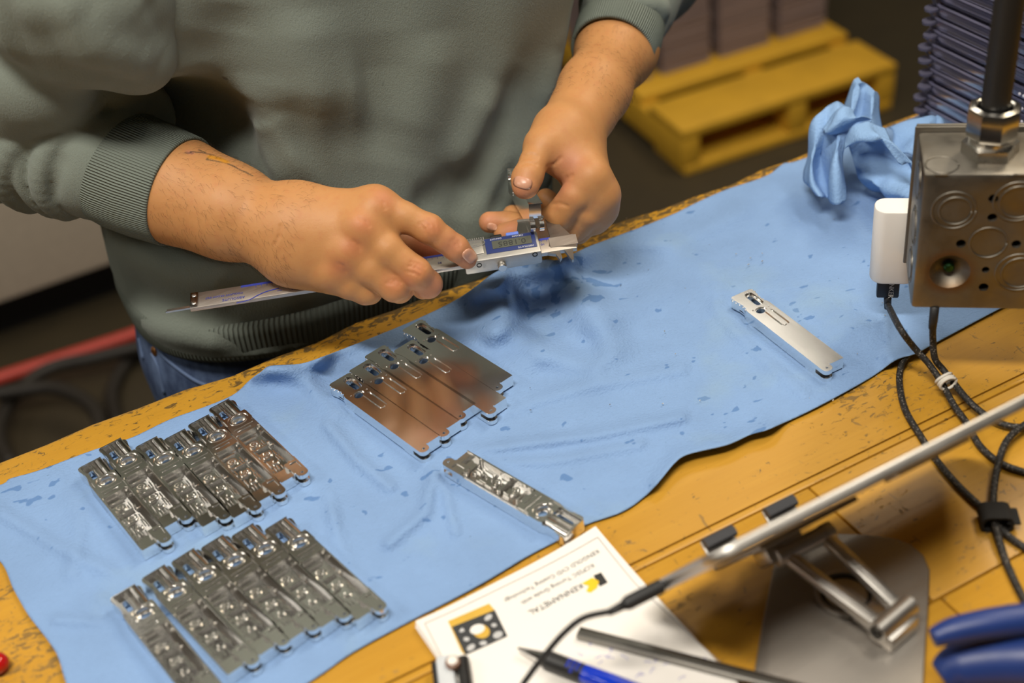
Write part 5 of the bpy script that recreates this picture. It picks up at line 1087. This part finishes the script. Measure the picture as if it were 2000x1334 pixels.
pad_print([pad_text('KENNAMETAL', (1086, 1170), .0058)], INK, 'lettering')
pad_print([pad_text('KCP25C Turning Grade with', (1090, 1141), .0043), pad_text('KENGOLD CVD Coating Technology', (1079, 1126), .0043)], plain('dark grey print', (.10, .10, .10), .7), 'lettering')
def line_on(pts, w_=.0005):
    out = []
    for p, q in zip(pts[:-1], pts[1:]):
        a, b = np.array(pl2(*p)), np.array(pl2(*q)); d = b-a; d /= np.linalg.norm(d); nn = np.array([-d[1], d[0]])*w_/2; n = 10; m = MB()
        for k in range(n): c, e = a+(b-a)*k/n, a+(b-a)*(k+1)/n; m.add([(*(c-nn), .0001), (*(e-nn), .0001), (*(e+nn), .0001), (*(c+nn), .0001)], [(0, 1, 2, 3)])
        out.append(on_pad((m.v, m.f)))
    return out
pad_print(line_on([(862, 1282), (830, 1220), (1168, 1056), (1241, 1140), (1412, 1299)]), plain('grey border print', (.30, .28, .27), .7), 'border_line')
pad_print([pad_poly([(1159, 1125), (1174, 1119), (1187, 1138), (1172, 1146)])], plain('black print', (.02, .02, .02), .6), 'logo')
pad_print([pad_poly([(1136, 1140), (1157, 1129), (1170, 1136), (1166, 1149), (1153, 1158), (1145, 1155), (1150, 1145)], .00018)], plain('yellow print', (.80, .52, .01), .6), 'logo_arrow')
def iq(x, y): return (800+x/4, 1150+y/4)
YP = plain('gold print', (.62, .38, .05), .6); DP = plain('charcoal print', (.035, .037, .04), .6)
pad_print([pad_poly([iq(*p) for p in ((300, 255), (620, 115), (665, 165), (330, 300))]), pad_poly([iq(*p) for p in ((300, 255), (330, 300), (435, 520), (405, 492))])], YP, 'insert_picture')
pad_print([pad_poly([iq(*p) for p in ((330, 300), (665, 165), (765, 370), (435, 520))])], DP, 'insert_picture')
def blob(cx, cy, rx, ry, a=0, z=.00018): return pad_poly([iq(cx+rx*math.cos(t)*math.cos(a)-ry*math.sin(t)*math.sin(a), cy+rx*math.cos(t)*math.sin(a)+ry*math.sin(t)*math.cos(a)) for t in np.linspace(0, 2*PI, 17)[:-1]], z)
pad_print([blob(*q) for q in ((425, 315, 42, 16, -.6), (615, 225, 34, 20, -.6), (660, 285, 22, 15), (690, 360, 40, 26, -.4), (575, 425, 30, 18), (480, 460, 36, 22, -.6), (445, 395, 24, 16), (520, 255, 18, 10))], plain('pale grey print', (.5, .5, .5), .6), 'insert_picture')
pad_print([blob(560, 335, 68, 54, .2, .0003)], YP, 'insert_picture'); pad_print([blob(530, 318, 60, 38, -.3, .0004)], PAPER, 'insert_picture')
sc_i = []
for k in range(46):                                                     # blue handwriting under the pen
    a_ = rng.uniform(0, 1); bx0 = 1085+a_*330; by0 = 1250+rng.uniform(0, 95)
    if by0 < 1212+.30*(bx0-1000)*.62 or by0 > 1236+.42*(bx0-1090)+60: continue
    pts = [(bx0, by0)]
    for j in range(4): pts.append((pts[-1][0]-rng.uniform(1, 5), pts[-1][1]+rng.uniform(-6, 6)))
    sc_i += line_on(pts, .0004)
if sc_i: pad_print(sc_i, plain('blue handwriting ink', (.22, .22, .55), .8), 'handwriting')
# ================================================================== bar, pen, clip, pliers, pin
ztop = TZ+.0047
b0, b1 = at(1129, 1236, ztop+.002), at(1580, 1352, ztop+.002); d = b1-b0; L_ = np.linalg.norm(d); Mb = frame(b0+d/2, d, [0, 0, 1])
br = thing('steel_bar', 'narrow grey steel bar lying across the notepad behind the blue pen', 'bar', b0)
MB().box((0, 0, 0), (L_, .0072, .0042), Mb, b=.0009).build('bar', alu('dull grey steel', (.27, .26, .24), .38), br, 40)
MB().box((0, -.0012, .0021), (L_*.985, .0018, .0003), Mb).build('bar_groove', plain('dark groove', (.06, .058, .05), .5), br)
pen0, pen1 = at(1011, 1266, ztop+.0045), at(1330, 1388, ztop+.0058); d = pen1-pen0; L_ = np.linalg.norm(d); Mp = frame(pen0, d, [0, 0, 1]) @ Matrix.Rotation(PI/2, 4, 'Y')
pen = thing('ballpoint_pen', 'ballpoint pen with chrome tip, black grip and shiny blue barrel on the notepad', 'pen', pen0)
MB().lathe([(.0004, 0), (.0010, .0006), (.0016, .004), (.0036, .015), (.0043, .0175)], Mp, 24).build('tip', alu('chrome', (.85, .85, .85), .08), pen, 40)
gp = [(.0044, .0175)]
for k in range(11): z = .019+k*.0021; gp += [(.0052, z), (.0055, z+.0007), (.0052, z+.0015)]
MB().lathe(gp+[(.0052, .0425)], Mp, 28).build('grip', plain('black grip rubber', (.013, .013, .014), .45), pen, 180)
BLU = plain('glossy blue plastic', (.004, .035, .50), .12, 0, .6, .05)
MB().lathe([(.0051, .0420), (.0054, .0430), (.0056, .06), (.0056, .13), (.004, .138)], Mp, 28).build('barrel', BLU, pen, 40)
dots = MB()
for r_ in range(3):
    for k in range(3+r_ % 2):
        a_ = PI+.1+(k-1.2)*.42; z = .0335+r_*.0030; c = Mp @ Vector((.0053*math.cos(a_), .0053*math.sin(a_), z)); dots.lathe([(.0011, -.0004), (.0010, .0004), (.0004, .0007)], frame(c, d, np.array(c)-np.array(Mp @ Vector((0, 0, z)))), 10)
dots.build('grip_dots', BLU, pen, 180)
k0 = at(884, 1318, TZ+.008); kd_ = at(892, 1372, TZ+.008)-at(880, 1285, TZ+.008); Mk = frame(k0, kd_, [0, 0, 1])
clip = thing('thread_gauge', 'small pale tool with black edge and knurled screw at the left of the notepad', 'tool', k0*[1, 1, 0]+[0, 0, TZ])
MB().box((.012, -.0035, -.0005), (.050, .0105, .009), Mk, b=.003).build('tool_body', plain('pale grey enamel', (.60, .63, .66), .3), clip, 40)
MB().box((.012, -.0096, -.0020), (.046, .0032, .0075), Mk, b=.0014).build('tool_edge', BLACKM, clip, 40)
kr = []
for k in range(26): z = -.010+k*.0016; kr += [(.0030, z), (.0038, z+.0008)]
MB().lathe(kr, Mk @ T(0, .0068, 0) @ Matrix.Rotation(PI/2, 4, 'Y'), 20).build('knurled_screw', plain('dark steel', (.16, .155, .15), .35, 1), clip, 0)
MB().lathe([(.0042, 0), (.0042, .003), (.003, .0036)], Mk @ T(-.004, .0012, .0036), 18).build('dial', plain('brown dial', (.20, .10, .06), .4), clip, 30)
MB().lathe([(.0030, 0), (.0030, .0040), (.0022, .0044)], Mk @ T(-.004, .0012, .0036), 18).build('dial_face', PAPER, clip, 30)
NAVY = plain('navy blue grip plastic', (.012, .035, .17), .42)
pp = [at(1822, 1246, TZ+.050), at(1862, 1232, TZ+.052), at(1930, 1218, TZ+.054), at(2010, 1208, TZ+.054), at(2120, 1200, TZ+.052)]
pli = thing('pliers', 'blurred navy blue gripped pliers in the bottom right corner', 'pliers', at(2000, 1300))
def grip(pts, rs, name):
    P = spline(pts, 8); MB().tube(P, np.interp(np.linspace(0, 1, len(P)), np.linspace(0, 1, len(rs)), rs), 18).build(name, NAVY, pli, 180)
grip(pp, [.0050, .0070, .0078, .0082, .0085], 'grip')
grip([at(1838, 1322, TZ+.022), at(1872, 1302, TZ+.026), at(1940, 1292, TZ+.030), at(2010, 1290, TZ+.034), at(2120, 1290, TZ+.038)], [.0080, .0120, .0135, .0140, .0140], 'grip')
grip([at(1848, 1380, TZ+.012), at(1880, 1362, TZ+.012), at(1950, 1352, TZ+.012), at(2040, 1350, TZ+.012), at(2120, 1350, TZ+.014)], [.0075, .0105, .0112, .0115, .0118], 'grip')
qv = at(2150, 1270, TZ+.035); MB().lathe([(.012, -.034), (.012, .020), (.010, .022)], T(*qv), 20).build('pivot', STEEL, pli, 30)
rp = at(2, 1309, TZ); pin = thing('push_pin', 'shiny red round knob at the bottom left corner of the wood', 'knob', rp)
MB().lathe([(.0035, .0004), (.0040, .0015), (.0062, .0035), (.0068, .0065), (.0058, .0098), (.0030, .0118), (.0003, .0122)], T(*rp), 24).build('knob_head', plain('glossy red plastic', (.42, .006, .006), .15, 0, .6, .05), pin, 180)
MB().lathe([(.0048, .0002), (.0048, .0012), (.0036, .0014)], T(*rp), 20).build('knob_base', plain('dark red plastic', (.2, .005, .005), .3), pin, 30)
# metal chips scattered on the cloth and wood
chipm = MB()
for k in range(70):
    q = (rng.uniform(880, 1750), rng.uniform(420, 830)); p = at(*q, TZ+.0042); a_ = rng.uniform(0, PI); s_ = rng.uniform(.0003, .0008)
    if 1400 < q[0] < 1660 and 560 < q[1] < 760: continue
    chipm.box((0, 0, 0), (s_*rng.uniform(1, 2.4), s_, s_*.5), T(*p) @ Matrix.Rotation(a_, 4, 'Z'))
tag(chipm.build('metal_chips', STEEL), 'tiny bright metal chips scattered over the blue cloth', 'chips', None, 'stuff')
